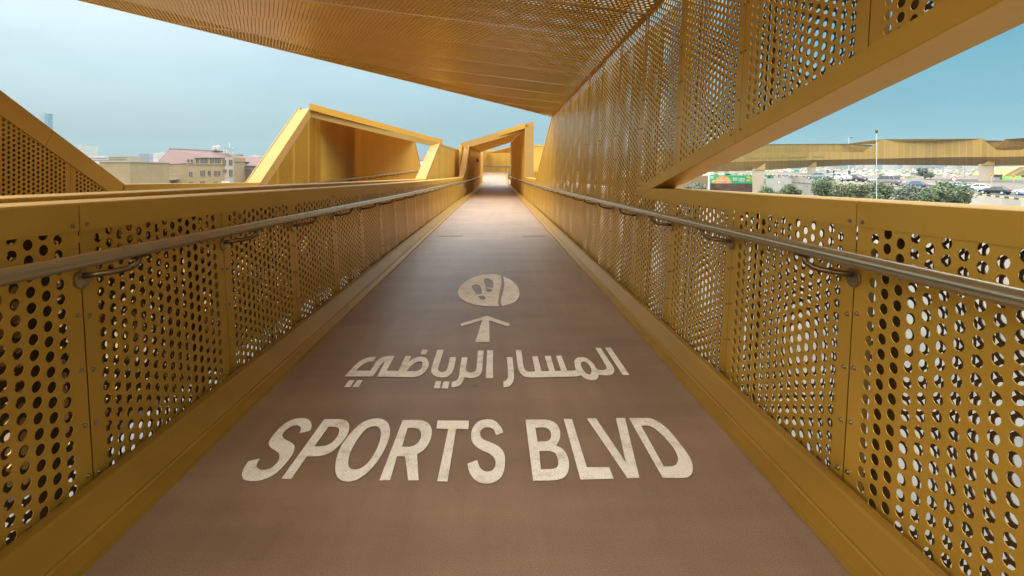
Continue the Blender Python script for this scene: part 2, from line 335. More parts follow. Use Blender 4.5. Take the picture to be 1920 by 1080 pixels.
def wall_frame(x0, lean, y, z=0.0):          # local X -> along the walkway, local Z -> up the leaning wall, local Y -> outwards
    sgn = 1 if x0 > 0 else -1; l = lean * sgn
    k = math.sqrt(1 + l * l)
    ex = Vector((0, 1, 0)); ez = Vector((l / k, 0, 1 / k)); ey = Vector((sgn / k, 0, -sgn * l / k))
    p = Vector((x0 + l * z, y, z))
    return Matrix(((ex.x, ey.x, ez.x, p.x), (ex.y, ey.y, ez.y, p.y), (ex.z, ey.z, ez.z, p.z), (0, 0, 0, 1)))

PW = 1.07
XR, XL = 1.42, -1.62
T = .20
def mesh_panel(hi, seg, tube): return perf(.003, PW - .003, const(-.06), const(hi), HR, seg, tube).mesh('panel', M['gold'])
P_NEAR = mesh_panel(1.19, 16, .0035); P_MID = mesh_panel(1.19, 8, .005)
P_OUT = perf(.003, PW - .003, const(-.06), const(1.19), .0168, 12, .005, phase=.021).mesh('outer_panel', M['bronze'])  # back skins: dark colour stands in for shade in the void
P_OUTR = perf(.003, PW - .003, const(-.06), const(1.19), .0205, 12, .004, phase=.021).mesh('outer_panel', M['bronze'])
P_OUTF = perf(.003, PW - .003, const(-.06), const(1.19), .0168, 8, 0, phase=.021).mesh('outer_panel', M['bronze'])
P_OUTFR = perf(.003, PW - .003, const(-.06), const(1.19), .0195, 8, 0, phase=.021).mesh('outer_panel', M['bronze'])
def bolt_mesh():
    mb = MB(); mb.tube([(0, .002, 0), (0, -.0035, 0)], .0095, 12); mb.tube([(0, -.0035, 0), (0, -.010, 0)], .0058, 6); return mb.mesh('bolt', M['steel'], fix=True)
BOLT = bolt_mesh()
pm = MB(); pm.box(.005, .035, -.10, .135, .09, 1.10); POST = pm.mesh('post', M['post'], fix=True)

def add_panel(root, x0, y, near, zoff, me=None, lean=LEAN, bolts=False, name='panel', off=0.0):
    m = wall_frame(x0, lean, y, zoff) @ Matrix.Translation((0, off, 0))
    p = link(name, me or (P_NEAR if near else P_MID), root, m)
    if bolts:
        for uu in (.028, PW - .028):
            for vv in bolts:
                b = bpy.data.objects.new('bolt', BOLT); COL.objects.link(b); b.parent = p; b.matrix_basis = Matrix.Translation((uu, -.0005, vv))
    return p
def coping(root, x0, ya, yb, ztop, h=.105, depth=T + .03, lean=LEAN, name='coping', bolts=True, matl=None):
    """folded capping between ya and yb; its top follows ztop(y)"""
    sgn = 1 if x0 > 0 else -1; l = lean * sgn; rings = []
    n = max(2, int((yb - ya) / 1.0) + 1)
    for i in range(n + 1):
        y = ya + .003 + (yb - ya - .006) * i / n; z = ztop(y); xi = x0 + l * z - sgn * .007
        rings.append([(xi - l * h, y, z - h), (xi - sgn * .002, y, z - .010), (xi + sgn * .003, y, z - .002), (xi + sgn * .012, y, z), (xi + sgn * (depth - .012), y, z), (xi + sgn * depth, y, z - .012), (xi + sgn * depth - l * h, y, z - h)])
    mb = MB(); mb.sweep(rings); o = mb.build(name, matl or M['gold_trim'], root)
    if bolts:
        for yy in (ya + .035, yb - .035):
            z = ztop(yy) - h * .8; b = bpy.data.objects.new('bolt', BOLT); COL.objects.link(b); b.parent = o
            b.matrix_basis = wall_frame(x0 - sgn * .007, lean, yy, z)
    return o

# ------------------------------------------------------------------ walkway floor
def edgeL(y):
    return lerp_tab(y, [(-8, -1.378), (18, -1.378), (30, -1.20), (54, -1.30), (75, -1.85), (84, -2.6)])
def edgeR(y):
    return lerp_tab(y, [(-8, 1.193), (18, 1.193), (30, 1.235), (54, 1.27), (75, 1.62), (84, 3.2)])
def lerp_tab(y, tb):
    if y <= tb[0][0]: return tb[0][1]
    for (a, va), (b, vb_) in zip(tb, tb[1:]):
        if y <= b: return va + (vb_ - va) * (y - a) / (b - a)
    return tb[-1][1]
def floor_z(y): return lerp_tab(y, [(-8, 0), (46, 0), (54, .10), (60, .42), (66, .80), (75, 1.25), (84, 1.32)])
ys = [-8 + i for i in range(0, 93)]
mb = MB(); rings = []
for y in ys:
    z = floor_z(y); rings.append([(edgeL(y) - .22, y, z - .4), (edgeL(y) - .22, y, z), (edgeR(y) + .2, y, z), (edgeR(y) + .2, y, z - .4)])
mb.sweep(rings); tag(mb.build('walkway', M['floor']), kind='structure')
# movement joint cover plates
for (pa, pb) in (((826, 438), (866, 443)), ((978, 438), (1022, 443))):
    a = on_z(pa[0], pa[1]); b = on_z(pb[0], pb[1]); mb = MB(); mb.box(a.x, b.y, .004, b.x, a.y, .007)
    tag(mb.build('joint_cover', M['floor']), 'thin brown %s joint cover plate on the walkway floor' % ('left' if a.x < 0 else 'right'), 'floor plate')

# kerbs
def kerb(side):
    prof = [(0, .0005), (.006, .022), (.052, .040), (.058, .048), (.066, .046), (.14, .108), (.150, .120), (.168, .124), (.185, .122), (.185, -.05), (0, -.05)]
    k = 1.0 if side > 0 else 1.2
    rings = []
    for y in ys:
        if y < -4: continue
        z = floor_z(y); e = edgeR(y) if side > 0 else edgeL(y)
        rings.append([(e + side * a * k, y, z + b) for a, b in prof])
    mb = MB(); mb.sweep(rings)
    return tag(mb.build('kerb', M['gold_kerb']), 'gold folded metal kerb along the %s edge of the brown walkway' % ('right' if side > 0 else 'left'), 'kerb', 'kerbs along the walkway')
kerb(1); kerb(-1)

# ------------------------------------------------------------------ right wall: parapet, full height wall, beam
VB = (.16, .36, .58, .80, 1.00)
right = empty('perforated_wall', (XR, 0, 0), 'gold perforated metal wall on the right with a slanted triangular opening above its parapet', 'wall')
F1 = on_wall(1035, 218, XR, LEAN); F2 = on_wall(1240, 0, XR, LEAN); E1 = on_wall(1005, 336, XR, LEAN)
b0 = on_wall(1203.6, 347, XR, LEAN); b1 = on_wall(1776, 0, XR, LEAN)
c0 = on_wall(1222, 354.5, XR, LEAN); c1 = on_wall(1888, 0, XR, LEAN)
def lin(p, q): return lambda y: p.z + (q.z - p.z) * (y - p.y) / (q.y - p.y)
fold = lin(F1, F2); beam_up = lin(b0, b1); beam_lo = lin(c0, c1); endl = lin(F1, E1)
SY = 2.03
VERT = b0.y
ZT = lambda y: 1.262 - drop(y)
for k in range(-4, 22):
    y = SY + PW * k; yc = y + PW / 2; near = y < 6.5
    if y + PW <= SY + PW * 3 + .01 or y > 17.5:          # parapet only
        add_panel(right, XR, y, near, -drop(yc), bolts=VB if 0 <= k + 2 and y < 9 else False)
        if y < 17: link('outer_panel', P_OUTR if near else P_OUTFR, right, wall_frame(XR, LEAN, y + .017, -drop(yc) + .011) @ Matrix.Translation((0, T - .03, 0)))
    else:                                                # full height
        top = lambda u, y=y: min(fold(y + u), endl(y + u)) - .004
        me = perf(.003, PW - .003, const(-.16), top, HR, 16 if near else 8, .0035).mesh('panel', M['gold'])
        p = add_panel(right, XR, y, near, 0, me, bolts=[.3, .6, .9, 1.2, 1.5, 1.8, 2.1, 2.4, 2.7] if y < 9.3 else False)
        me = perf(.003, PW - .003, const(-.16), top, .0168, 8, 0, phase=.021).mesh('outer_panel', M['bronze'])  # back skin: dark colour stands in for shade in the void
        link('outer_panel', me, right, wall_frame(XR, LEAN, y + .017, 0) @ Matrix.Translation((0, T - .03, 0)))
    # post behind each joint
    link('post', POST, right, wall_frame(XR, LEAN, y, -drop(yc)))
# upper panels above the beam
for k in range(-2, 3):
    y = SY + PW * k
    bot = lambda u, y=y: max(beam_lo(y + u) + .02, 1.2); top = lambda u, y=y: fold(y + u) - .004
    me = perf(.003, PW - .003, bot, top, HR, 16, .0035).mesh('panel', M['gold'])
    add_panel(right, XR, y, True, 0, me, bolts=[v for v in (1.8, 2.1, 2.4, 2.7, 2.95) if v > beam_up(y + .03) + .05])
    me = perf(.003, PW - .003, bot, top, .0168, 12, 0, phase=.021).mesh('outer_panel', M['bronze'])  # back skin: dark colour stands in for shade in the void
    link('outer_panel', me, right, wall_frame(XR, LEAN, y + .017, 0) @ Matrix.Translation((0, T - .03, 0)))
    mb = MB(); z0 = beam_up(y + .07) + .02
    mb.box(.005, .035, z0, .135, .09, fold(y) - .02); o = mb.build('post', M['post']); o.parent = right; o.matrix_parent_inverse = parent_inv(right); o.matrix_basis = wall_frame(XR, LEAN, y, 0)
# slanted beam, in two lengths
def wp(y, z, off): return Vector((XR + LEAN * z + off, y, z))
for (ya, yb) in ((VERT, SY + PW * 1 + .03), (SY + PW * 1 + .026, -1.2)):
    rings = []
    for i in range(5):
        y = ya + (yb - ya) * i / 4; zu = beam_up(y); zl = min(beam_lo(y), zu - .01)
        rings.append([wp(y, zu, -.006), wp(y, zl + .004, -.010), wp(y, zl, -.006), wp(y, zl, T), wp(y, zl + .03, T), wp(y, zl + .03, .004), wp(y, zu, .004)])
    mb = MB(); mb.sweep(rings); ob = mb.build('slanted_beam', M['gold_trim'], right)
    for yy in (ya - .06, yb + .06) if ya < VERT else (yb + .06,):
        if yy > 0.5:
            b = bpy.data.objects.new('bolt', BOLT); COL.objects.link(b); b.parent = ob; b.matrix_basis = wall_frame(XR - .008, LEAN, yy, beam_up(yy) - .03)
for k in range(-2, 7):
    ya = SY + 3.21 * k; yb = ya + 3.21
    if k == 1: coping(right, XR, ya, VERT + .0, ZT)
    elif k > 1 and yb > 18.3: coping(right, XR, max(ya, 18.3), min(yb, 24.8), ZT) if ya < 24.8 else None
    elif k < 1: coping(right, XR, ya, yb, ZT)
# slanted end trim of the full height wall
rings = []
for (y, z) in ((F1.y, F1.z), (E1.y, E1.z)):
    rings.append([wp(y - .10, z, -.008), wp(y + .06, z, -.008), wp(y + .06, z, T), wp(y - .10, z, T)])
mb = MB(); mb.sweep(rings); mb.build('end_trim', M['gold_trim'], right)

# ------------------------------------------------------------------ canopy folded off the right wall
canopy = empty('canopy', (F2.x, F2.y, F2.z), 'large gold perforated metal canopy sloping up to the left overhead', 'canopy')
CS = .12
ck = math.sqrt(1 + CS * CS)
def cp(y, v, up=0.0):       # v metres left of the fold, along the canopy
    z = fold(y); x = XR + LEAN * z
    return Vector((x - v / ck, y, z + CS * v / ck + up))
dq = ray(150, 0); tq = None
for i in range(4000):
    t_ = 4 + i * .002; p = CAM + dq * t_
    if p.z >= fold(p.y) + CS * (XR + LEAN * fold(p.y) - p.x): tq = t_; break
Q = CAM + dq * tq; vq = (XR + LEAN * fold(Q.y) - Q.x) * ck
kv = vq / (F1.y - Q.y)
edge = lambda y: max(0.0, (F1.y - y) * kv)
def canopy_r(cu, cv, y0):
    y = y0 + cu; e = edge(y) - cv
    a = max(0, min(1, (cv - .7) / 2.6)); r = .0195 - .0145 * a
    if e < 1.25: r = max(r, .0175)
    return r
def canopy_mat(y0, up):
    z = fold(y0); p = cp(y0, 0, up); s_ = (fold(y0 + 1) - fold(y0))
    ex = Vector((0, 1, s_)); ez = Vector((-1 / ck, 0, CS / ck)); ey = ex.cross(ez) * -1
    return Matrix(((ex.x, ey.x, ez.x, p.x), (ex.y, ey.y, ez.y, p.y), (ex.z, ey.z, ez.z, p.z), (0, 0, 0, 1)))
y = SY + PW * 11 + .0
while y > -4.0:
    y0 = y; yb = min(y0 + PW, F1.y)
    if yb - y0 > .05:
        vt = lambda u, y0=y0: max(.05, min(edge(y0 + u), (y0 + u + 5) * 8.4 / 12.3))
        if y0 > 3.6:
            vm = lambda u, y0=y0: max(.8, (y0 + u - 3.7) * 3.4)
            me = perf(.0015, yb - y0 - .0015, const(0), vt, lambda a, b, y0=y0: canopy_r(a, b, y0), 8, .006, vmax=vm, margin=.032).mesh('soffit_panel', M['gold'])
            link('soffit_panel', me, canopy, canopy_mat(y0, 0))
            me = perf(.003, yb - y0 - .003, const(0), vt, .0195, 8, 0, vmax=vm, phase=.02).mesh('roof_panel', M['bronze'])  # dark colour stands in for shade in the void
            link('roof_panel', me, canopy, canopy_mat(y0 + .021, .30))
        else:
            mb = MB(); mb.quad((.003, 0, 0), (yb - y0 - .003, 0, 0), (yb - y0 - .003, 0, vt(yb - y0)), (.003, 0, vt(0)))
            link('soffit_panel', mb.mesh('soffit_panel', M['gold_mesh']), canopy, canopy_mat(y0, 0))
    y -= PW
rings = []
for i in range(9):
    yy = F1.y + .04 - (F1.y - 7.25) * i / 8; v = edge(yy)
    rings.append([cp(yy, max(v - .14, 0), -.012), cp(yy, v + .02, -.012), cp(yy, v + .02, .32), cp(yy, max(v - .14, 0), .32)])
mb = MB(); mb.sweep(rings); mb.build('fascia', M['gold_trim'], canopy)
# fold joint between wall and canopy
mb = MB(); mb.sweep([[cp(yy, .012, -.012), cp(yy, -.01, -.012), cp(yy, -.01, .02), cp(yy, .012, .02)] for yy in (F1.y, 1.0)]); mb.build('fold_trim', M['gold_trim'], canopy)
# ------------------------------------------------------------------ left parapet
left = empty('perforated_parapet', (XL, 0, 0), 'dark gold perforated metal parapet along the left side of the brown walkway', 'parapet')
SL = 2.11; PL = 1.07
for k in range(-4, 25):
    y = SL + PL * k; yc = y + PL / 2
    # mirror: local Y points outwards for both sides because wall_frame follows the sign of x0
    add_panel(left, XL, y, y < 7.5, -drop(yc), bolts=VB if k >= -2 and y < 9.5 else False)
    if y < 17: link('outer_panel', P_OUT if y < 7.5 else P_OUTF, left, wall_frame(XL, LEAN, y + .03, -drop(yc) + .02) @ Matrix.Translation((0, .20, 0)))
    link('post', POST, left, wall_frame(XL, LEAN, y - .02, -drop(yc)) @ Matrix.Diagonal((1, .6, 1, 1)))
ZL = lambda y: 1.256 - drop(y) * .95
for k in range(-2, 9):
    ya = SL + 3.21 * k; yb = min(ya + 3.21, 27.3)
    if ya < 27: coping(left, XL, ya, yb, ZL, h=.115, depth=.25, bolts=ya < 12)

# neighbouring walkway's parapet just behind it
XN = -2.15
neigh = empty('perforated_parapet', (XN, 0, 0), 'gold parapet of the neighbouring walkway just behind the left parapet, rising to a slanted post', 'parapet')
ZN = lambda y: 1.252 - .0085 * y
for k in range(-4, 14):
    y = SL + PL * k + .3
    link('panel', P_MID, neigh, wall_frame(XN, 0, y, -.01 - .0085 * (y + .5)))
for k in range(-2, 7):
    ya = 4.26 + 3.21 * k; yb = min(ya + 3.21, 15.6)
    if ya < 15.5: coping(neigh, XN, ya, yb, ZN, h=.14, depth=.30, lean=0, bolts=False)
# raised plate with slanted post
pb = on_wall(795, 341, XN, 0); pt = on_wall(824, 270, XN, 0); pe = on_wall(868, 283, XN, 0)
def uvplate(name, pts, off, matl, root, ax=1, uoff=0):
    mb = MB(); pts = [Vector(p) for p in pts]; off = Vector(off)
    mb.quad(*pts, uv=[(p[ax] + uoff, p[2]) for p in pts]); q = [p + off for p in pts]; mb.quad(*reversed(q), uv=[(p[ax], p[2]) for p in reversed(q)])
    for i in range(len(pts)):
        j = (i + 1) % len(pts); mb.quad(pts[i], q[i], q[j], pts[j], uv=[(.5, 0), (.5, 0), (.5, 0), (.5, 0)])
    return mb.build(name, matl, root, fix=False)
uvplate('plate', [(XN, pb.y, -.1), (XN, pe.y + 4, -.1), (XN, pe.y + 4, 2.75), (XN, pe.y, pe.z), (XN, pt.y, pt.z), (XN, pb.y, pb.z)], (-.25, 0, 0), M['gold_plate'], neigh)
def strip_beam(name, a, b, wv, tv, matl, root):
    a, b, wv, tv = Vector(a), Vector(b), Vector(wv), Vector(tv); mb = MB(); mb.sweep([[p, p + wv, p + wv + tv, p + tv] for p in (a, b)]); return mb.build(name, matl, root)
strip_beam('slanted_post', (XN + .012, pb.y - .05, pb.z - .02), (XN + .012, pt.y - .02, pt.z + .03), (0, .42, 0), (-.32, 0, 0), M['dimmed_gold'], neigh)
strip_beam('top_trim', (XN + .010, pt.y + .3, pt.z + .03), (XN + .010, pe.y + 4, 2.78), (0, 0, -.10), (-.30, 0, 0), M['dimmed_gold'], neigh)

# neighbouring walkway floor
mb = MB(); mb.box(-5.55, -6, -.35, -2.45, 48, .0); tag(mb.build('neighbour_walkway', M['floor']), kind='structure')

# ------------------------------------------------------------------ outer wall of the neighbouring walkway
XO = -5.6
outer = empty('perforated_outer_wall', (XO, 0, 0), 'gold perforated outer wall at far left, dipping between two slanted fins', 'wall')
o0 = on_wall(0, 170, XO, 0); o1 = on_wall(232, 345.5, XO, 0); o2 = on_wall(487, 342.5, XO, 0); o3 = on_wall(579, 204, XO, 0); o4 = on_wall(778, 263, XO, 0); o5 = on_wall(790, 316, XO, 0)
fin1 = lin(o0, o1); dip = lin(o1, o2); fin2 = lin(o2, o3); top2 = lin(o3, o4); end2 = lin(o4, o5)
def otop(y):
    if y < o1.y: return min(fin1(y), 4.2)
    if y < o2.y: return dip(y)
    if y < o3.y: return fin2(y)
    return top2(y)
nb = 0
bounds = [2.6, 3.67, 4.74, 5.81, 6.88, o1.y, o1.y + 1.1, o1.y + 2.2, o1.y + 3.3, o2.y, o2.y + 1.02, o2.y + 2.04, o3.y]
while bounds[-1] < 16.4: bounds.append(bounds[-1] + 1.07)
for a, b in zip(bounds, bounds[1:]):
    me = perf(.003, b - a - .003, const(-.1), lambda u, a=a: otop(a + u), HR, 8 if a < 9 else 6 if False else 8, .006 if a < 9 else 0).mesh('panel', M['gold'])
    link('panel', me, outer, wall_frame(XO, 0, a, 0))
yE = bounds[-1]
uvplate('panel', [(XO, yE, -.1), (XO, o5.y, -.1), (XO, o5.y, o5.z), (XO, o4.y, o4.z), (XO, yE, otop(yE))], (-.2, 0, 0), M['gold_plate'], outer)
mb = MB(); mb.slab([(XO - .3, y, otop(y)) for y in (2.6, o1.y, o2.y, o3.y, yE + 4)] + [(XO - .3, yE + 4, -.1), (XO - .3, 2.6, -.1)], (-.03, 0, 0)); mb.build('back_skin', M['bronze'], outer)  # dark colour stands in for shade in the void
def band(pa, pb, wd, name='coping', matl=M['gold_trim']):
    d = Vector((0, pb.y - pa.y, pb.z - pa.z)).normalized(); n = Vector((0, d.z, -d.y))
    if n.z > 0: n = -n
    strip_beam(name, (XO + .012, pa.y, pa.z), (XO + .012, pb.y, pb.z), n * wd, (-.36, 0, 0), matl, outer)
g0 = Vector((XO, o0.y - 3.0, fin1(o0.y - 3.0)))
for i in range(4):
    a = g0.lerp(o1, i / 4); b = g0.lerp(o1, (i + 1) / 4 - .001); band(a, b, .24)
band(o1, o2, .10); band(o2, o3, .26, matl=M['dimmed_gold'])
strip_beam('end_trim', (XO + .012, o4.y, o4.z), (XO + .012, o5.y, o5.z), (0, -.25, 0), (-.3, 0, 0), M['dimmed_gold'], outer)
# folded roof over the neighbouring walkway: a triangle from fin to slanted post
roofL = empty('folded_roof', (XO, o3.y, o3.z), 'triangular gold roof sheet folded from the left outer wall down to the slanted post', 'roof')
uvplate('soffit', [(XO, o3.y + .05, o3.z - .02), (XN, pt.y + .1, pt.z + .0), (XN, pt.y + 1.2, pt.z + .05), (XO, o4.y, o4.z)], (0, 0, .2), M['gold_plate'], roofL)
A_ = Vector((XO - .25, o3.y - .06, o3.z + .02)); B_ = Vector((XN - .02, pt.y - .04, pt.z + .05))
strip_beam('fascia', A_, B_, (0, 0, -.20), (0, .18, 0), M['dimmed_gold'], roofL)

# ------------------------------------------------------------------ folded tunnel ahead
tun = empty('folded_tunnel', (1.49, 24.8, 0), 'folded gold metal tunnel bay over the far end of the brown walkway', 'tunnel')
XT = 1.49
t1 = on_wall(985, 240, XT, 0); t1b = on_wall(985, 336, XT, 0); t3 = on_wall(957, 267, XT, 0)
t2 = on_wall(873, 275, -1.70, 0); t2b = on_wall(868, 336, -1.70, 0)
uvplate('right_wall', [(XT, t1.y, -.2), (XT, 49, -.2), (XT + .02, 49, t3.z), (XT, t1.y, t1.z)], (.25, 0, 0), M['gold_plate'], tun)
strip_beam('slanted_post', (XT - .012, t1b.y - .05, .6), (XT - .012, t1.y - .05, t1.z + .05), (.42, 0, 0), (0, .3, 0), M['dimmed_gold'], tun)
lw = [(-1.70, t2b.y), (-1.62, 36), (-1.45, 48), (-1.36, 56)]
mb = MB()
for (xa, ya), (xb, yb) in zip(lw, lw[1:]):
    za = lerp_tab(ya, [(t2.y, t2.z), (56, 3.45)]); zb = lerp_tab(yb, [(t2.y, t2.z), (56, 3.45)])
    tl = lambda y_: lerp_tab(y_, [(27, .26), (56, .04)]); mb.quad((xa, ya, -.2), (xb, yb, -.2), (xb + tl(yb), yb, zb), (xa + tl(ya), ya, za), uv=[(ya, -.2), (yb, -.2), (yb, zb), (ya, za)])
    mb.quad((xa - .2, ya, -.2), (xa - .2, ya, za), (xb - .2, yb, zb), (xb - .2, yb, -.2), uv=[(ya, -.2), (ya, za), (yb, zb), (yb, -.2)])
mb.quad((-1.36, 56, -.2), (-1.56, 56, -.2), (-1.56, 56, 3.45), (-1.36, 56, 3.45), uv=[(.5, 0)] * 4)
mb.build('left_wall', M['gold_plate'], tun, fix=False)
strip_beam('slanted_post', (-1.69, t2b.y - .2, .75), (-1.43, t2.y - .3, t2.z + .06), (0, .5, 0), (-.30, 0, 0), M['dimmed_gold'], tun)
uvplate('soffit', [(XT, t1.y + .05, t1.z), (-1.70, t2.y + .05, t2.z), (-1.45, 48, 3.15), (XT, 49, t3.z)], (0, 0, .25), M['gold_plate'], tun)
strip_beam('fascia', (XT + .4, t1.y - .08, t1.z + .32), (-2.0, t2.y - .08, t2.z + .18), (0, 0, -.36), (0, .3, 0), M['dimmed_gold'], tun)
# lamp on the tunnel's left wall
lmp = empty('wall_lamp', (-1.60, 40, 2.0), 'small dark round lamp on the left wall of the folded tunnel', 'lamp')
mb = MB(); mb.tube([(-1.56, 40, 2.28), (-1.42, 40, 2.28), (-1.38, 40.1, 2.12)], .10, 10); mb.build('lamp_housing', M['charcoal'], lmp, smooth=True)
mb = MB(); mb.box(-1.62, 39.85, 2.12, -1.555, 40.15, 2.44); mb.build('back_plate', M['charcoal'], lmp)
# wall closing the bend beyond the tunnel
bend = empty('bend_wall', (0, 80, 0), 'gold clad wall curving around the bend behind the tunnel', 'wall')
pts = [(-2.6, 66), (-2.45, 72), (-1.6, 77), (-.2, 80), (1.6, 82), (4.2, 83)]
mb = MB(); u = 0; mt = MB()
for i, ((xa, ya), (xb, yb)) in enumerate(zip(pts, pts[1:])):
    l = math.hypot(xb - xa, yb - ya); za, zb = (4.4 + .1 * i, 4.5 + .1 * i)
    mb.quad((xa, ya, 0), (xb, yb, 0), (xb, yb, zb), (xa, ya, za), uv=[(u, 0), (u + l, 0), (u + l, zb), (u, za)]); u += l
    mb.quad((xa, ya + .3, 0), (xa, ya + .3, za), (xb, yb + .3, zb), (xb, yb + .3, 0), uv=[(.5, 0)] * 4)
    mt.sweep([[(xa, ya - .15, 2.2), (xa, ya - .03, 2.2), (xa, ya - .03, 2.32), (xa, ya - .15, 2.32)], [(xb, yb - .15, 2.2), (xb, yb - .03, 2.2), (xb, yb - .03, 2.32), (xb, yb - .15, 2.32)]])
mb.build('cladding', M['gold_plate'], bend, fix=False); mt.build('handrail', M['rail'], bend)
strip_beam('slanted_post', (-2.2, 71.5, 1.2), (-1.75, 71.6, 4.9), (.5, 0, 0), (0, .3, 0), M['dimmed_gold'], bend)
uvplate('soffit', [at(916, 287, 78), at(957, 276, 70), at(990, 270, 70), at(990, 284, 80), at(957, 286.5, 80)], (0, 0, .12), M['gold_plate'], bend)
# clad wall right of the tunnel
side = empty('clad_wall', (4, 58, 0), 'plain gold clad wall standing right of the tunnel mouth', 'wall')
a = at(984, 272, 58); b = at(1040, 273, 58); mb = MB()
mb.quad((a.x, a.y, -1), (b.x, b.y, -1), tuple(b), tuple(a), uv=[(0, 0), (b.x - a.x, 0), (b.x - a.x, 3), (0, 3)]); mb.build('cladding', M['gold_plate'], side, fix=False)
strip_beam('top_trim', (a.x, a.y - .03, a.z + .05), (b.x, b.y - .03, b.z + .05), (0, 0, -.12), (0, .3, 0), M['gold_trim'], side)
mb = MB(); mb.box(1.85, 26, .2, 6, 57.5, .55); mb.build('ledge', M['white'], side)
mb = MB(); a = at(984, 322, 57.6); b = at(1040, 322, 57.6); mb.box(a.x, a.y - .3, -1, b.x, a.y - .06, a.z); mb.build('plinth', M['gold_plate'], side)

# ------------------------------------------------------------------ handrails
def handrail(side):
    x = 1.325 if side > 0 else -1.515; seams0 = SY if side > 0 else SL
    x0 = XR if side > 0 else XL
    zr = lambda y: 1.045 - .8 * drop(y) + floor_z(y)
    def xr(y):
        e = edgeR(y) if side > 0 else edgeL(y); b = 1.193 if side > 0 else -1.378
        return x + (e - b) * (1 if y > 20 else 0)
    r = empty('handrail', (x, 0, 1), 'round brushed bronze handrail bracketed to the %s' % ('right perforated wall' if side > 0 else 'left perforated parapet'), 'handrail', 'handrails along the walkway')
    yy = [-3, -1, 0, .8, 1.6, 2.4, 3.2, 4, 5, 6, 7.5, 9, 11, 13, 16, 19, 22, 25, 28, 32, 36, 41, 46, 50, 54, 58, 62, 66, 70]
    mb = MB(); mb.tube([(xr(y), y, zr(y)) for y in yy], .028, 20); mb.build('pipe', M['rail'], r, smooth=True)
    for k in range(-2, 38):
        y = seams0 + PW * k; z = zr(y) - .08; xw = x0 + side * LEAN * z; xp = xr(y)
        if y > 24: xw = xp + side * .16
        mb = MB(); seg = 10 if y < 8 else 6
        mb.tube([(xw - side * .012, y, z - .012), (xw - side * .05, y + .02, z - .008), (xw - side * .11, y + .05, z), (xp + side * .03, y + .085, z + .004), (xp + side * .006, y + .10, z + .022), (xp, y + .105, z + .055), (xp, y + .105, zr(y + .1) - .028)], .012, seg)
        b = mb.build('bracket', M['bracket'], r, smooth=True)
        if y < 16:
            mb = MB(); mb.tube([(xw - side * .006, y, z - .025), (xw - side * .013, y, z - .025)], .038, 20); mb.build('flange', M['steel'], b)
            if y < 5:
                mb = MB()
                mb.tube([(xw - side * .013, y + .0, z - .052), (xw - side * .018, y + .0, z - .052)], .007, 6); mb.build('screw', M['steel'], b)
                mb = MB(); mb.box(xp - .012, y + .06, zr(y + .1) - .034, xp + .012, y + .16, zr(y + .1) - .028); mb.build('saddle', M['bracket'], b)
handrail(1); handrail(-1)
# handrail of the neighbouring walkway, along its outer wall
nr = empty('handrail', (XO + .15, 20, 1), 'pale handrail along the outer wall of the neighbouring walkway', 'handrail')
mb = MB(); mb.tube([(XO + .14, y, 1.0 + (0 if y < 16 else (y - 16) * .021)) for y in (2, 8, 12, 16, 22, 28, 34, 42)], .03, 8); mb.build('pipe', M['rail'], nr, smooth=True)
for k in range(24):
    y = 14 + k * 1.07; z = 1.0 + (0 if y < 16 else (y - 16) * .021)
    mb = MB(); mb.tube([(XO + .01, y, z - .11), (XO + .13, y, z - .10), (XO + .14, y, z - .03)], .013, 5); mb.build('bracket', M['bracket'], nr)

# ------------------------------------------------------------------ floor lettering
def smooth_outline(pts, n=5):
    P = [Vector((p[0], p[1])) for p in pts]; c = [len(p) > 2 for p in pts]; k = len(P); outp = []
    for i in range(k):
        j = (i + 1) % k; p0 = P[i - 1]; p1 = P[i]; p2 = P[j]; p3 = P[(j + 1) % k]
        if c[i] and c[j]: outp.append(p1); continue
        m1 = (p2 - p0) * .5 if not c[i] else (p2 - p1); m2 = (p3 - p1) * .5 if not c[j] else (p2 - p1)
        L_ = (p2 - p1).length
        for m in (m1, m2):
            if m.length > L_ * 1.3: m *= L_ * 1.3 / m.length
        for s_ in range(n):
            t_ = s_ / n; t2_ = t_*t_; t3_ = t2_*t_
            outp.append(p1 * (2*t3_ - 3*t2_ + 1) + m1 * (t3_ - 2*t2_ + t_) + p2 * (-2*t3_ + 3*t2_) + m2 * (t3_ - t2_))
    return outp
def flat_shape(name, outlines, ox, oy, k, parent, matl, z=.004):
    cu = bpy.data.curves.new(name, 'CURVE'); cu.dimensions = '2D'; cu.fill_mode = 'BOTH'
    for ol in outlines:
        pts = smooth_outline(ol); sp = cu.splines.new('POLY'); sp.points.add(len(pts) - 1); sp.use_cyclic_u = True
        for q, p in zip(sp.points, pts):
            g = on_z(ox + p.x / k, oy + p.y / k); q.co = (g.x, g.y, 0, 1)
    tmp = bpy.data.objects.new('tmp', cu); me = bpy.data.meshes.new_from_object(tmp); me.name = name
    bpy.data.objects.remove(tmp); bpy.data.curves.remove(cu)
    me.materials.clear(); me.materials.append(matl)
    o = bpy.data.objects.new(name, me); COL.objects.link(o); o.parent = parent; o.matrix_parent_inverse = parent_inv(parent); o.location = (0, 0, z)
    return o
c = 1
K4 = 1920 / 440; KA = 1920 / 280; KC = 1192 / 160
def q4(*p): return [(a, b, c) for a, b in p]
eng = empty('floor_lettering', on_z(880, 905), 'cream painted words SPORTS BLVD in large stretched capitals on the brown floor', 'lettering')
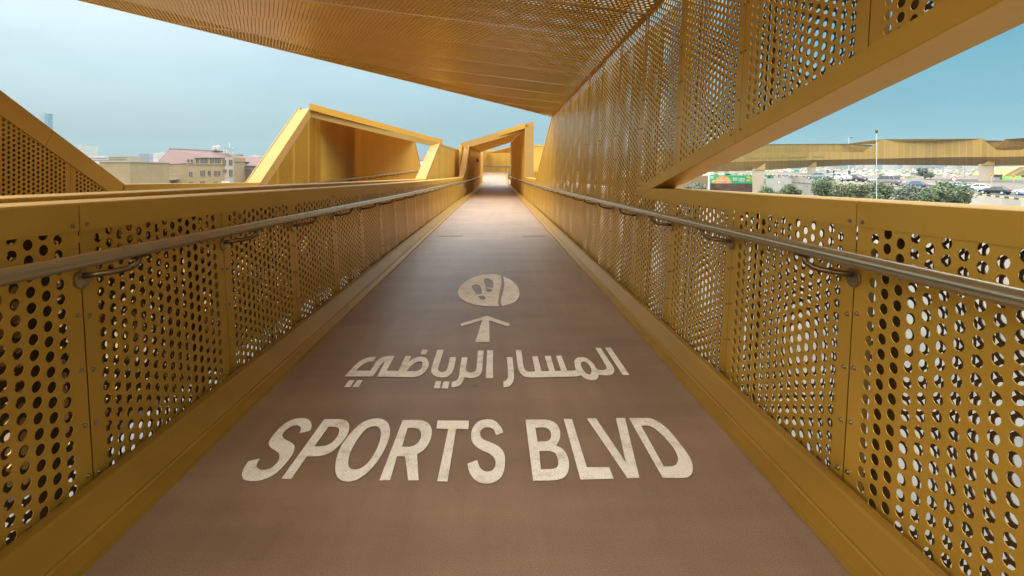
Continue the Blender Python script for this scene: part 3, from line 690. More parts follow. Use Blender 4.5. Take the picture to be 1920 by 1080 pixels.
W1 = [
 [[(528,193,c),(617,170,c),(630,135),(622,98),(595,74),(550,66),(490,74),(430,100),(375,140),(325,195),(288,245),(278,280),(295,308),(330,332),(358,355),(366,385),(352,425),(315,465),(275,486),(230,492),(195,483),(180,460),(185,435),(208,398,c),(112,420,c),(75,480),(60,520),(62,550),(85,575),(140,584),(210,577),(290,548),(360,500),(430,425),(475,360),(490,305),(478,278),(440,255),(405,235),(392,212),(400,185),(430,155),(470,132),(510,126),(535,135),(542,155)]],
 [[(732,75,c),(870,76),(912,88),(935,115),(938,150),(925,195),(890,250),(840,305),(780,350),(710,375),(650,380),(590,380,c),(462,566,c),(382,564,c)], [(768,138,c),(815,138),(845,145),(855,165),(850,195),(830,230),(795,268),(750,290),(700,298),(652,298,c)]],
 [[(1170,69),(1220,80),(1255,110),(1270,155),(1268,210),(1250,270),(1215,345),(1165,425),(1100,500),(1030,555),(970,582),(915,587),(865,572),(832,535),(822,480),(830,410),(855,330),(890,265),(950,190),(1020,120),(1090,82)], [(1145,133),(1180,145),(1195,175),(1195,215),(1180,275),(1150,345),(1105,415),(1060,460),(1010,485),(970,488),(940,472),(930,440),(935,390),(955,330),(990,265),(1035,200),(1085,150)]],
 [[(1375,82,c),(1500,82),(1555,92),(1595,120),(1613,165),(1610,215),(1590,270),(1550,325),(1492,362,c),(1506,577,c),(1420,577,c),(1393,380,c),(1328,380,c),(1272,575,c),(1183,578,c)], [(1415,147,c),(1460,147),(1500,155),(1522,180),(1525,215),(1510,255),(1480,285),(1440,300),(1400,302),(1370,300,c)]],
 [q4((1660,86),(1918,87),(1912,157),(1812,156),(1742,587),(1657,584),(1748,155),(1650,152))],
]
W2 = [
 [[(262,207,c),(322,185,c),(305,145),(270,102),(235,82),(190,77),(130,88),(90,120),(65,165),(58,220),(70,265),(105,305),(155,335),(205,355),(240,385),(257,420),(255,460),(235,492),(195,505),(160,498),(130,470),(108,410,c),(28,440,c),(40,500),(75,560),(120,592),(180,605),(240,595),(295,560),(325,505),(336,430),(332,370),(310,325),(270,290),(215,265),(165,245),(138,218),(133,185),(148,158),(185,142),(225,148),(248,172)]],
 [[(503,80,c),(640,78),(710,88),(755,115),(782,160),(787,205),(778,250),(752,292,c),(800,315),(838,360),(857,420),(858,475),(840,530),(800,562),(730,577),(565,580,c)], [(583,145,c),(650,143),(690,155),(710,185),(712,220),(695,248),(660,258),(602,258,c)], [(615,336,c),(690,336),(735,348),(760,378),(772,425),(765,462),(735,482),(630,487,c)]],
 [q4((816,74),(884,74),(1005,470),(1187,470),(1225,564),(953,571))],
 [q4((1005,70),(1080,68),(1325,432),(1243,66),(1318,66),(1435,557),(1338,560))],
 [[(1350,66,c),(1490,66),(1545,75),(1610,110),(1680,170),(1750,255),(1820,345),(1860,415),(1873,475),(1862,525),(1830,550),(1790,557),(1625,557,c)], [(1450,130,c),(1500,128),(1545,143),(1600,185),(1660,245),(1710,305),(1740,360),(1750,405),(1738,445),(1700,462),(1635,463,c)]],
]
for g in W1: flat_shape('letter', g, 440, 770, K4, eng, M['paint'])
for g in W2: flat_shape('letter', g, 870, 770, K4, eng, M['paint'])
arb = empty('floor_lettering', on_z(910, 715), 'cream painted line of Arabic script on the brown floor above the capitals', 'lettering')
A1 = [
 [[(42,458,c),(110,385),(180,310),(250,255),(320,222),(380,210),(445,206,c),(410,265,c),(360,267),(310,285),(260,315),(215,355),(190,385,c),(375,385,c),(420,310),(470,245),(540,208),(600,196),(685,193,c),(583,386,c),(735,388,c),(825,195,c),(900,197,c),(865,272,c),(920,230),(980,210),(1040,205),(1090,222),(1118,260),(1125,305),(1110,355),(1070,405),(1010,448),(940,467),(880,468),(458,461,c),(562,265,c),(530,282),(490,335),(405,459,c)], [(840,388,c),(880,340),(940,290),(1000,265),(1035,272),(1045,300),(1035,340),(1010,370),(960,390)]],
 [q4((1042,112),(1112,112),(1090,178),(1017,172))],
 [q4((100,507),(172,507),(110,597),(35,595))], [q4((205,507),(275,507),(220,597),(142,595))],
 [[(1235,115,c),(1315,117,c),(1280,240),(1248,340),(1245,375),(1262,395),(1300,402),(1340,390),(1362,360),(1378,300),(1398,210,c),(1475,210,c),(1455,320),(1435,385),(1400,435),(1350,465),(1290,473),(1225,462),(1180,435),(1157,395),(1160,345),(1190,250)]],
 [q4((1212,520),(1285,522),(1265,612),(1187,610))], [q4((1318,522),(1392,525),(1368,616),(1285,612))],
 [[(1755,124,c),(1830,124,c),(1820,250),(1812,360),(1795,425),(1755,460),(1690,478),(1625,478),(1585,470,c),(1560,530),(1520,575),(1470,595),(1415,598,c),(1418,535,c),(1440,523),(1470,515),(1500,490),(1515,440),(1525,360),(1548,212,c),(1622,212,c),(1608,310),(1605,370),(1625,400),(1670,408),(1715,395),(1735,360),(1745,260)]],
]
A2 = [
 [q4((25,122),(100,122),(98,385),(104,440),(98,482),(10,482),(8,440),(15,300))],
 [[(275,210,c),(348,210,c),(358,300),(370,450),(362,510),(335,560),(295,590),(235,597,c),(232,522,c),(265,510),(287,475),(292,430),(288,350)]],
 [[(390,117,c),(462,117,c),(475,220),(490,320),(505,365),(540,395),(580,398),(640,395,c),(603,200,c),(672,198,c),(722,392,c),(820,390,c),(763,194,c),(838,192,c),(897,388,c),(975,386,c),(907,192,c),(977,190,c),(1052,384,c),(1130,384),(1165,378,c),(1150,320),(1145,270),(1160,235),(1200,213),(1250,210),(1300,222),(1350,255),(1395,305),(1425,355),(1455,372),(1500,378),(1545,368),(1560,350),(1550,320,c),(1415,92,c),(1482,90,c),(1640,330),(1657,375),(1645,415),(1610,440),(1540,445),(1462,435,c),(1445,480),(1410,505),(1350,505),(1285,485),(1225,442,c),(1190,457),(1140,460),(850,466),(700,470),(550,470),(490,450),(445,405),(420,345),(405,240)], [(1250,270),(1290,272),(1330,305),(1358,355),(1365,400),(1345,432),(1310,425),(1270,390),(1238,340),(1228,295)]],
 [q4((1537,88),(1610,86),(1853,440),(1768,440))],
]
for g in A1: flat_shape('letter', g, 640, 640, KA, arb, M['paint'])
for g in A2: flat_shape('letter', g, 910, 640, KA, arb, M['paint'])
emb = empty('floor_emblem', on_z(916, 545), 'cream painted round emblem with two shoe prints on the brown floor', 'floor emblem')
flat_shape('disc', [[(740,98,c),(690,78),(630,71),(560,73),(480,80),(390,103),(300,140),(225,190),(170,245),(142,305),(145,360),(180,410),(250,455),(340,490),(450,512),(560,521),(640,522),(715,520,c),(700,480),(705,430),(715,360),(730,280),(745,200)],
  [(500,165),(515,140),(545,133),(585,142),(615,160),(632,190),(632,230),(622,262,c),(530,258,c),(515,215)], [(527,273,c),(618,278,c),(610,310),(580,323),(550,318),(532,298)],
  [(330,255),(340,230),(375,215),(415,218),(445,240),(465,275),(470,315),(477,347,c),(400,357,c),(365,310)], [(415,382,c),(495,370,c),(520,395),(520,415),(490,430),(455,420)]], 840, 505, KC, emb, M['paint'])
flat_shape('disc_edge', [[(770,103,c),(850,135),(920,185),(970,240),(995,300),(995,370),(970,425),(920,465),(840,498),(758,516,c),(742,470),(745,400),(765,340),(778,270),(785,200)]], 840, 505, KC, emb, M['paint'])
arw = empty('floor_arrow', on_z(905, 640), 'cream painted arrow pointing ahead below the shoe print emblem', 'floor arrow')
flat_shape('arrow', [[(545,654,c),(850,762),(862,778),(845,800),(815,798),(575,715,c),(580,1021,c),(382,1021,c),(478,713,c),(210,797),(185,793),(176,775),(190,760)]], 840, 505, KC, arw, M['paint'])
#==BACKGROUND==
# ------------------------------------------------------------------ ground and road
GZ = -8.0
M['bounce_dim'] = mat('bounce_dim_grey', (.105, .10, .09), .95, 0, .25, .25)
mb = MB(); mb.quad((-16, -70, GZ + .01), (34, -70, GZ + .01), (34, 90, GZ + .01), (-16, 90, GZ + .01)); tag(mb.build('bounce_dim_sheet', M['bounce_dim'], fix=False), kind='structure')  # dark sheet added on the ground to cut bounce light under the slanted beam
mb = MB(); R_ = 15000; mb.quad((-R_, -R_, GZ), (R_, -R_, GZ), (R_, R_, GZ), (-R_, R_, GZ)); tag(mb.build('ground', M['sand'], fix=False), kind='structure')
NEAR = [(2100, 404, 62), (1990, 383, 73), (1920, 375, 80), (1850, 367, 90), (1790, 360, 100), (1700, 350, 116), (1640, 343, 126), (1590, 338, 136), (1500, 331, 156), (1440, 328, 176), (1380, 327, 200)]
FAR = [(2100, 377, 80), (1990, 365, 91), (1920, 359.5, 98), (1850, 354.5, 108), (1790, 349.5, 118), (1700, 342.5, 134), (1640, 338, 144), (1590, 334.5, 153), (1500, 329.5, 172), (1440, 327, 190), (1380, 326, 212)]
nearP = [at(*p) for p in NEAR]; farP = [at(*p) for p in FAR]
mb = MB()
for i in range(len(nearP) - 1): mb.quad(nearP[i], nearP[i+1], farP[i+1], farP[i])
tag(mb.build('road', M['asphalt'], fix=False), kind='structure')
def road_hit(px, py):
    from mathutils.geometry import intersect_ray_tri as irt
    d = ray(px, py)
    for i in range(len(nearP) - 1):
        for tri in ((nearP[i], nearP[i+1], farP[i+1]), (nearP[i], farP[i+1], farP[i])):
            h = irt(*tri, d, CAM, True)
            if h is not None:
                n = (tri[1] - tri[0]).cross(tri[2] - tri[0]).normalized()
                if n.z < 0: n = -n
                return h, (nearP[i+1] - nearP[i]).normalized(), n
    return at(px, py, 95), (nearP[3] - nearP[2]).normalized(), UP
# lane dashes
mb = MB()
for i in range(len(nearP) - 1):
    for s_ in (.1, .6):
        a = nearP[i].lerp(farP[i], .5); b = nearP[i+1].lerp(farP[i+1], .5); p = a.lerp(b, s_); q = a.lerp(b, s_ + .22); n = (farP[i] - nearP[i]).normalized() * .09; u = Vector((0, 0, .01))
        mb.quad(p - n + u, q - n + u, q + n + u, p + n + u)
tag(mb.build('lane_marking', M['white'], fix=False), kind='structure')
# yellow and black kerb on top of the retaining wall
kb = MB(); mi = []
for i in range(len(nearP) - 1):
    a, b = nearP[i], nearP[i+1]; nn = max(2, int((b - a).length / 1.3)); nd = (farP[i] - a); nd.z = 0; nd = nd.normalized()
    for j in range(nn):
        p = a.lerp(b, j / nn); q = a.lerp(b, (j + 1) / nn); f0 = len(kb.f)
        kb.hexa((p - nd*.1 - UP*.05, q - nd*.1 - UP*.05, q + nd*.25 - UP*.05, p + nd*.25 - UP*.05), (p - nd*.1 + UP*.22, q - nd*.1 + UP*.22, q + nd*.25 + UP*.22, p + nd*.25 + UP*.22))
        mi += [j % 2] * (len(kb.f) - f0)
o = kb.build('road_kerb', [M['yellow'], M['charcoal']]); o.data.polygons.foreach_set('material_index', mi)
tag(o, 'yellow and black banded road kerb on top of the pale retaining wall', 'kerb')
M['ret'] = striped('retaining_wall_concrete', (.43, .40, .355), 5.0, .72, .012, .9, 0, dots=False)
mb = MB(); u = 0
for i in range(len(nearP) - 1):
    a, b = nearP[i], nearP[i+1]; l = (b - a).length; o_ = Vector((-.12, 0, -.06)); za, zb = GZ - .2, GZ - .2
    mb.quad(a + o_, b + o_, (b.x - .12, b.y, zb), (a.x - .12, a.y, za), uv=[(u, 9), (u + l, 9), (u + l, 0), (u, 0)]); u += l
rw = mb.build('retaining_wall', M['ret'], fix=False); tag(rw, 'pale concrete retaining wall carrying the road behind the trees', 'retaining wall')
mb = MB(); rings = []
for a in nearP: p = a + Vector((-.14, 0, -2.0)); rings.append([p, p + Vector((-.10, 0, 0)), p + Vector((-.10, 0, .14)), p + Vector((0, 0, .14))])
mb.sweep(rings); mb.build('ledge', M['sand'], rw)
# concrete barrier on the far side of the road
rings = []
for i, a in enumerate(farP):
    nd = (a - nearP[i]); nd.z = 0; nd.normalize(); rings.append([a - UP*.05, a + nd*.25 + UP*.35, a + nd*.3 + UP*1.1, a + nd*.55 + UP*1.1, a + nd*.8 - UP*.05])
mb = MB(); mb.sweep(rings); tag(mb.build('concrete_barrier', M['concrete']), 'long pale concrete barrier along the far side of the road', 'barrier')
# land rising gently beyond the road
rows = []
add = [.9, 18, 60, 180, 500, 1400, 4000, 12000]; zz = [None, None, -.6, .4, 2.2, 6.5, 15, 45]
cols = [(2500, 360, 95)] + FAR + [(1330, 326, 225), (1200, 330, 240), (1080, 340, 260)]
for j, ad in enumerate(add):
    r_ = []
    for (px, py, t_) in cols:
        p = at(px, py, t_ + ad); base = at(px, py, t_).z
        p.z = base - .01 if j == 0 else ((base * .6 - .4) if j == 1 else zz[j]); r_.append(p)
    rows.append(r_)
mb = MB(); mb.sweep(rows, closed=False, cap=False); tag(mb.build('desert_plain', M['sand'], fix=False), kind='structure')
# scrub and pale stones scattered over the plain
rs = random.Random(3); mbs = MB(); mi = []
for i in range(1500):
    px = rs.uniform(1290, 1990); t_ = 180 + 700 * rs.random() ** 1.6; z = lerp_tab(t_ - 150, [(0, -1.5), (60, -.6), (180, .4), (500, 2.2), (1400, 6.5)])
    p = at(px, HY, t_); s_ = rs.uniform(.5, 1.5) * (1 + t_ / 500); h = s_ * rs.uniform(.5, 1.0); n = len(mbs.v); p.z = z
    for k in range(5):
        th = k * 1.2566 + rs.random(); mbs.v.append((p.x + s_ * math.cos(th), p.y + s_ * math.sin(th), z - .2))
    for k in range(5):
        th = k * 1.2566 + rs.random(); mbs.v.append((p.x + .7 * s_ * math.cos(th), p.y + .7 * s_ * math.sin(th), z + h * rs.uniform(.5, .9)))
    mbs.v.append((p.x, p.y, z + h))
    m_ = rs.choice((0, 0, 0, 1, 1, 2))
    for k in range(5): k2 = (k + 1) % 5; mbs.f += [(n + k, n + k2, n + 5 + k2, n + 5 + k), (n + 5 + k, n + 5 + k2, n + 10)]; mi += [m_, m_]
M['scrub'] = mat('dry_scrub', (.19, .18, .12), .95, 0, .25, .3); M['stone'] = mat('pale_stone', (.33, .29, .25), .95, 0, .12, .3)
o = mbs.build('desert_scrub', [M['scrub'], M['stone'], M['concrete']], fix=False); o.data.polygons.foreach_set('material_index', mi); tag(o, kind='stuff')

# ------------------------------------------------------------------ trees
def leaf_mat(name, c1, c2):
    m = mat(name, c1, .7, 0, 0, .9, col2=c2); b = m.node_tree.nodes['Principled BSDF']; b.inputs['Subsurface Weight'].default_value = 0
    return m
M['leaf'] = leaf_mat('olive_leaves', (.075, .105, .05), (.165, .205, .105)); M['leaf2'] = leaf_mat('pale_olive_leaves', (.12, .135, .065), (.25, .255, .14)); M['leaf3'] = leaf_mat('grey_green_leaves', (.105, .125, .085), (.21, .235, .165))
def tree(px, pytop, t_, wpx, label, lm='leaf', n=4200, group='bushy trees beyond the right parapet', zb=GZ, seed=0, leaf=.135, name='bushy_tree', squash=.8):
    rs = random.Random(seed or int(px)); top = at(px, pytop, t_); W = wpx * t_ / F / 2; H = W * squash * 1.7
    base = Vector((top.x, top.y, zb)); root = empty(name, base, label, 'tree', group)
    cz = top.z - H * .48; mb = MB(); blobs = []
    for k in range(15):
        a = rs.uniform(0, 6.283); r = W * .72 * math.sqrt(rs.random()); z = cz + rs.uniform(-.45, .36) * H * (1 - .5 * r / W)
        blobs.append((Vector((top.x + r * math.cos(a), top.y + r * math.sin(a), z)), W * rs.uniform(.16, .44)))
    blobs.append((Vector((top.x, top.y, cz + H * .22)), W * .38))
    for i in range(int(n * 1.9)):
        c, r = blobs[rs.randrange(len(blobs))]
        d = Vector((rs.gauss(0, 1), rs.gauss(0, 1), rs.gauss(0, .8))).normalized(); rr_ = r * (rs.uniform(.25, 1.0) ** .6) * (rs.uniform(1.1, 1.5) if rs.random() < .2 else 1)
        p = c + d * rr_; s_ = leaf * rs.uniform(.6, 1.4); u = Vector((rs.gauss(0, 1), rs.gauss(0, 1), rs.gauss(0, .6))).normalized(); v = u.cross(Vector((rs.gauss(0, 1), rs.gauss(0, 1), rs.gauss(0, 1)))).normalized()
        mb.quad(p - u * s_, p + v * s_ * .45, p + u * s_, p - v * s_ * .45)
    mb.build('crown', M[lm], root, fix=False)
    tk = MB(); hub = Vector((base.x, base.y, cz - H * .55)); tk.tube([base - UP * .1, base.lerp(hub, .5) + Vector((.1, .05, 0)), hub], .2, 8, radii=[W*.07 + .05, W*.055 + .04, W*.045 + .03])
    for c, r in blobs[:9]: tk.tube([hub, hub.lerp(c, .55) + Vector((0, 0, .15 * r)), c], .05, 5, radii=[.035 * W + .02, .02 * W + .015, .012])
    tk.build('trunk', M['bark'], root)
    return root
tree(1304, 343, 66, 42, 'small grey green bush beside the tip of the triangular opening', 'leaf3', 1500)
tree(1437, 348, 60, 66, 'low green tree in front of the beige pillar by the billboard', 'leaf', 2600)
tree(1484, 344.5, 63, 44, 'small dense olive tree between the low tree and the round broad tree', 'leaf', 1900)
tree(1548, 335, 58, 92, 'broad rounded green tree left of the white flagpole', 'leaf', 5200)
tree(1596, 344, 53, 60, 'paler olive tree close to the left side of the flagpole', 'leaf2', 3000)
tree(1655, 343, 55, 74, 'olive green tree right behind the white flagpole', 'leaf', 3600)
tree(1716, 348, 53, 80, 'low spreading green tree between the flagpole and the tallest right tree', 'leaf3', 3600)
tree(1768, 341.5, 50, 84, 'large rightmost olive tree in front of the retaining wall', 'leaf', 5200)
tree(1810, 362, 50, 26, 'thin twiggy outer growth at the right edge of the trees', 'leaf2', 500)
tree(1734, 313.5, 150, 27, 'small loose tree on the plain under the overpass', 'leaf3', 900, group=None, zb=-1.5, leaf=.30, squash=.9, name='small_tree')
tree(1700, 335, 150, 30, 'low green shrub patch beside the middle overpass pillar', 'leaf2', 500, group=None, zb=-2.5, leaf=.3, squash=.45, name='shrub')

# ------------------------------------------------------------------ cars
def car(px, py, kind, col, label, flip=False, yaw=0.0):
    P, d, n = road_hit(px, py); dh = d.normalized(); ang = math.atan2(dh.y, dh.x) + yaw
    nm = {'sedan': 'sedan_car', 'suv': 'suv_car'}[kind]
    r = empty(nm, P, label, 'car', 'cars on the road beyond the trees', ang)
    r.rotation_euler = (0, -math.asin(max(-1, min(1, dh.z))), ang)
    cm = mat('car_paint_' + nm, col, .28, .35, .03, 1); sv = kind == 'suv'
    W = .9 if not sv else .95; z1 = 1.0 if sv else .9
    st = ([(-2.38, .42, z1 - .22, .86), (-2.28, .30, z1 + .02, .96), (-1.5, .22, z1 + .05, 1), (.7, .22, z1 + .0, 1), (1.7, .24, z1 - .08, .97), (2.2, .30, z1 - .2, .88), (2.36, .40, z1 - .34, .78)])
    rings = [[(x, -W * k * .96, a), (x, -W * k, (a + b) / 2), (x, -W * k * .93, b - .06), (x, -W * k * .80, b), (x, W * k * .80, b), (x, W * k * .93, b - .06), (x, W * k, (a + b) / 2), (x, W * k * .96, a)] for x, a, b, k in st]
    mb = MB(); mb.sweep(rings); o = mb.build('body', cm, r, world=False, smooth=False); bv = o.modifiers.new('bevel', 'BEVEL'); bv.width = .05; bv.segments = 2; bv.limit_method = 'ANGLE'
    xb, xf, tb, tf, zt = (-2.15, 1.15, -1.85, .35, 1.74) if sv else (-1.85, 1.05, -1.0, .25, 1.42)
    mb = MB(); w0, w1 = W * .88, W * .68
    mb.hexa(((xb, -w0, z1 - .02), (xf, -w0, z1 - .04), (xf, w0, z1 - .04), (xb, w0, z1 - .02)), ((tb, -w1, zt - .05), (tf, -w1, zt - .05), (tf, w1, zt - .05), (tb, w1, zt - .05))); mb.build('window_glass', M['glass'], r, world=False)
    mb = MB(); mb.hexa(((tb - .08, -w1 - .03, zt - .06), (tf + .08, -w1 - .03, zt - .06), (tf + .08, w1 + .03, zt - .06), (tb - .08, w1 + .03, zt - .06)), ((tb + .05, -w1 + .1, zt), (tf - .1, -w1 + .1, zt), (tf - .1, w1 - .1, zt), (tb + .05, w1 - .1, zt)))
    for s_ in (-1, 1):
        for (xa, xc) in ((xb, tb), (xf, tf), (-.4, -.4)) + (((-1.3, -1.2),) if sv else ()):
            mb.tube([(xa, s_ * w0, z1 - .03), (xc, s_ * (w1 + .01), zt - .05)], .045, 5)
    mb.build('roof', cm, r, world=False)
    for x in (-1.45, 1.45):
        for s_ in (-1, 1):
            mb = MB(); mb.tube([(x, s_ * (W - .2), .33), (x, s_ * (W + .01), .33)], .34, 16); wh = mb.build('wheel', M['black'], r, world=False)
            mb = MB(); mb.tube([(x, s_ * (W + .005), .33), (x, s_ * (W + .03), .33)], .21, 12); mb.build('rim', M['pole'], wh, world=False)
    for s_ in (-1, 1):
        mb = MB(); mb.box(-2.40, s_ * W * .82 - .17, z1 - .28, -2.22, s_ * W * .82 + .12, z1 - .10); mb.build('tail_light', M['red'], r, world=False)
        mb = MB(); mb.box(2.18, s_ * W * .68 - .16, z1 - .38, 2.34, s_ * W * .68 + .16, z1 - .26); mb.build('headlight', M['white'], r, world=False)
    mb = MB(); mb.box(-2.43, -.26, z1 - .30, -2.36, .26, z1 - .18); mb.build('number_plate', M['white'], r, world=False)
    return r
YW = math.radians(38)
car(1866, 364.0, 'sedan', (.012, .02, .026), 'black sedan driving on the road in front of the white sedan', yaw=YW)
car(1836, 357.5, 'sedan', (.75, .76, .76), 'white sedan half hidden behind the black sedan', yaw=YW)
car(1793, 353.0, 'sedan', (.30, .42, .48), 'silver blue sedan beside the round red ringed sign', yaw=YW)
car(1714, 351.0, 'sedan', (.03, .09, .16), 'dark blue sedan behind the tree tops', yaw=YW)
car(1660, 346.5, 'suv', (.20, .20, .205), 'grey suv just right of the white flagpole', yaw=YW)
car(1598, 341.0, 'sedan', (.03, .045, .07), 'dark navy sedan left of the flagpole near the lamp post', yaw=YW)
car(1570, 338.5, 'sedan', (.68, .70, .72), 'white sedan ahead of the dark navy sedan', yaw=YW)
car(1536, 337.0, 'sedan', (.16, .23, .25), 'grey teal sedan furthest ahead, half hidden by the broad rounded tree', yaw=YW)
car(1932, 366.5, 'sedan', (.42, .45, .48), 'silver sedan cut off by the right edge', yaw=YW)

# ------------------------------------------------------------------ gold overpass bridge
ob = empty('overpass_bridge', at(1700, 300, 155), 'long gold clad footbridge crossing the road in the distance', 'bridge')
STA = [(2060, 118), (1960, 126), (1840, 141), (1750, 150), (1640, 158), (1520, 162), (1420, 154), (1340, 144), (1280, 135), (1225, 126)]
def depth(px): return lerp_tab(-px, [(-a, b) for a, b in STA])
def op(px, py, off=0.0): return at(px, py, depth(px) + off)
brk = lambda px: lerp_tab(px, [(1225, 310), (1373, 304), (1425, 302), (1600, 298.6), (1760, 295), (1920, 293.6), (2060, 293)])
btm = lambda px: lerp_tab(px, [(1225, 324), (1290, 323), (1340, 322), (1420, 320), (1500, 314.5), (1600, 309.5), (1650, 309), (1850, 311), (1920, 310), (2060, 308)])
topf = lambda px: lerp_tab(px, [(1225, 293), (1340, 289.5), (1500, 286.0), (1618, 285.3), (1652, 261), (1842, 259.6), (1869, 282), (1900, 281.5), (1915, 281), (1960, 256), (2060, 250)])
pxs = sorted(set(list(range(1225, 2061, 16)) + [1618, 1652, 1842, 1869, 1915, 1960]))
def strip(name, fa, oa, fb, ob_, matl):
    mb = MB(); u = 0
    for a, b in zip(pxs, pxs[1:]):
        p, q, r_, s_ = op(a, fa(a), oa), op(b, fa(b), oa), op(b, fb(b), ob_), op(a, fb(a), ob_); l = (q - p).length
        mb.quad(p, q, r_, s_, uv=[(u, 0), (u + l, 0), (u + l, (q - r_).length), (u, (p - s_).length)]); u += l
    return mb.build(name, matl, ob, fix=False)
strip('front_parapet', brk, 0, topf, .1, M['gold_far'])
strip('soffit', brk, 0, btm, 3.0, M['gold_far'])
strip('parapet_cap', topf, .1, lambda x: topf(x) - .05, .7, M['gold_trim'])
back = lambda px: lerp_tab(px, [(1225, 284), (1340, 272.5), (1430, 271), (1590, 270), (1640, 273), (1700, 270), (1850, 264), (1880, 264.3), (2060, 262)])
strip('rear_parapet', lambda x: btm(x) - 4, 6, back, 6, M['gold_far'])
strip('rear_cap', back, 6, lambda x: back(x) - .6, 5.6, M['gold_trim'])
def poly(name, pts, matl, root): mb = MB(); P = [op(*p) for p in pts]; mb.quad(*P, uv=[(p[0] * .15, p[1] * .15) for p in pts]); q = [p + FW * .25 for p in P]; mb.quad(*reversed(q), uv=[(0, 0)] * len(q)); return mb.build(name, matl, root, fix=False)
poly('roof', [(1575, 271.5, 6), (1652, 261, .2), (1842, 259.8, .2), (1850, 264, 6)], M['gold_far'], ob)
poly('fin', [(1866, 279, 6), (1886, 261, 5), (1960, 267, 5), (1960, 284, 6)], M['gold_far'], ob)
poly('fin_roof', [(1886, 261, 5), (1960, 256, .2), (2060, 252, .2), (1960, 266, 6)], M['gold_far'], ob)
mb = MB(); sl_ = list(range(1400, 1545, 8))
for a, b in zip(sl_, sl_[1:]):
    tp = lambda x: lerp_tab(x, [(1400, 290.5), (1544, 287.5)]); bt = lambda x: lerp_tab(x, [(1400, 297.0), (1544, 293.8)])
    mb.quad(op(a, bt(a), -.2), op(b, bt(b), -.2), op(b, tp(b), -.2), op(a, tp(a), -.2), uv=[(a, 0), (b, 0), (b, 1), (a, 1)])
mb.build('slatted_panel', M['gold_far'], ob, fix=False)
for (px, wpx, dp, pyt) in ((1849, 22, 141, 310), (1522, 14, 163, 312.5), (1422, 21, 152, 319)):
    p = at(px, HY, dp); wv = wpx * dp / F / 2; zt = at(px, pyt, dp + 1).z + .35; zb = -2.6 if px > 1800 else (-1.9 if px > 1500 else -8.1)
    mb = MB(); f_ = (p - CAM); f_.z = 0; f_.normalize(); r_ = Vector((f_.y, -f_.x, 0))
    bq = [p - r_*wv*.93 + f_*.4, p + r_*wv*.93 + f_*.4, p + r_*wv*.93 + f_*2.6, p - r_*wv*.93 + f_*2.6]; tq_ = [p - r_*wv + f_*.4, p + r_*wv + f_*.4, p + r_*wv + f_*2.8, p - r_*wv + f_*2.8]
    for q in bq: q.z = zb
    for q in tq_: q.z = zt
    mb.hexa(bq, tq_); pl = mb.build('pillar', M['pillar'], ob); bv = pl.modifiers.new('bevel', 'BEVEL'); bv.width = .12; bv.segments = 2
    mb = MB(); a = p + r_*wv*.2 + f_*.1; a.z = zt - .3
    mb.slab([a + r_*wv*.9, a - r_*wv*.9, a + r_*wv*.9 + UP*2.0], f_*2.2); mb.build('haunch', M['gold_far'], ob)

# ------------------------------------------------------------------ billboards, signs, poles
def pbox(mb, px0, py0, px1, py1, t_, dep, zb=None):
    a = at(px0, py1, t_); b = at(px1, py1, t_); cc = at(px1, py0, t_); d_ = at(px0, py0, t_)
    if zb is not None: a.z = b.z = zb
    mb.hexa((a, b, b + FW*dep, a + FW*dep), (d_, cc, cc + FW*dep, d_ + FW*dep))
def pquad(mb, px0, py0, px1, py1, t_): mb.quad(at(px0, py1, t_), at(px1, py1, t_), at(px1, py0, t_), at(px0, py0, t_))
def ellipse(mb, px, py, rx, ry, t_, a0=0, a1=360, n=28): mb.quad(*[at(px + rx * math.cos(math.radians(a0 + (a1 - a0) * k / n)), py - ry * math.sin(math.radians(a0 + (a1 - a0) * k / n)), t_) for k in range(n + (0 if a1 - a0 == 360 else 1))])
bl = empty('billboard', at(1390, 345, 172), 'long green advertising board with half a pizza and yellow 25 above a brown sculpted base', 'billboard')
mb = MB(); pbox(mb, 1329, 328.3, 1440.5, 344, 172, .8); mb.build('board', M['green'], bl)
mb = MB(); pbox(mb, 1445, 328.3, 1456, 344, 172, .8); mb.build('board', M['green'], bl)
mb = MB(); pbox(mb, 1440.8, 328.3, 1444.7, 336, 172.3, .5); mb.build('dark_gap_panel', M['charcoal'], bl)
mb = MB(); pbox(mb, 1329, 344, 1456, 345.3, 171.9, .9); mb.build('bottom_edge', M['charcoal'], bl)
mb = MB(); ellipse(mb, 1355.5, 343.8, 16.6, 13.9, 171.95, 0, 180); mb.build('pizza_crust', M['crust'], bl, fix=False)
mb = MB(); ellipse(mb, 1355.5, 343.8, 14.4, 12.2, 171.90, 0, 180); mb.build('pizza', M['pizza'], bl, fix=False)
mb = MB(); mb.quad(at(1334, 340.5, 171.9), at(1338.5, 336.5, 171.9), at(1340, 338, 171.9), at(1338, 343.5, 171.9)); mb.build('pizza_slice', M['yellow'], bl, fix=False)
def marks(rects, m_, t_=171.9):
    mb = MB()
    for r_ in rects: pquad(mb, *r_, t_)
    mb.build('lettering', m_, bl, fix=False)
marks([(1331, 331, 1338, 332.2), (1331.5, 333.2, 1337.6, 334.8), (1374.5, 333, 1376, 338.5), (1376.6, 333.3, 1382, 334.3), (1377, 335.2, 1382.4, 336.2), (1374.5, 337.4, 1382, 338.6), (1386, 334.8, 1388, 336.2), (1388.6, 333.6, 1390.4, 337), (1391, 334.6, 1393.5, 335.6), (1394, 333.8, 1396.6, 335.2), (1386, 337.2, 1391, 338.6), (1392, 336.8, 1396.6, 338.4), (1386.5, 340.2, 1396, 341)], M['white'])
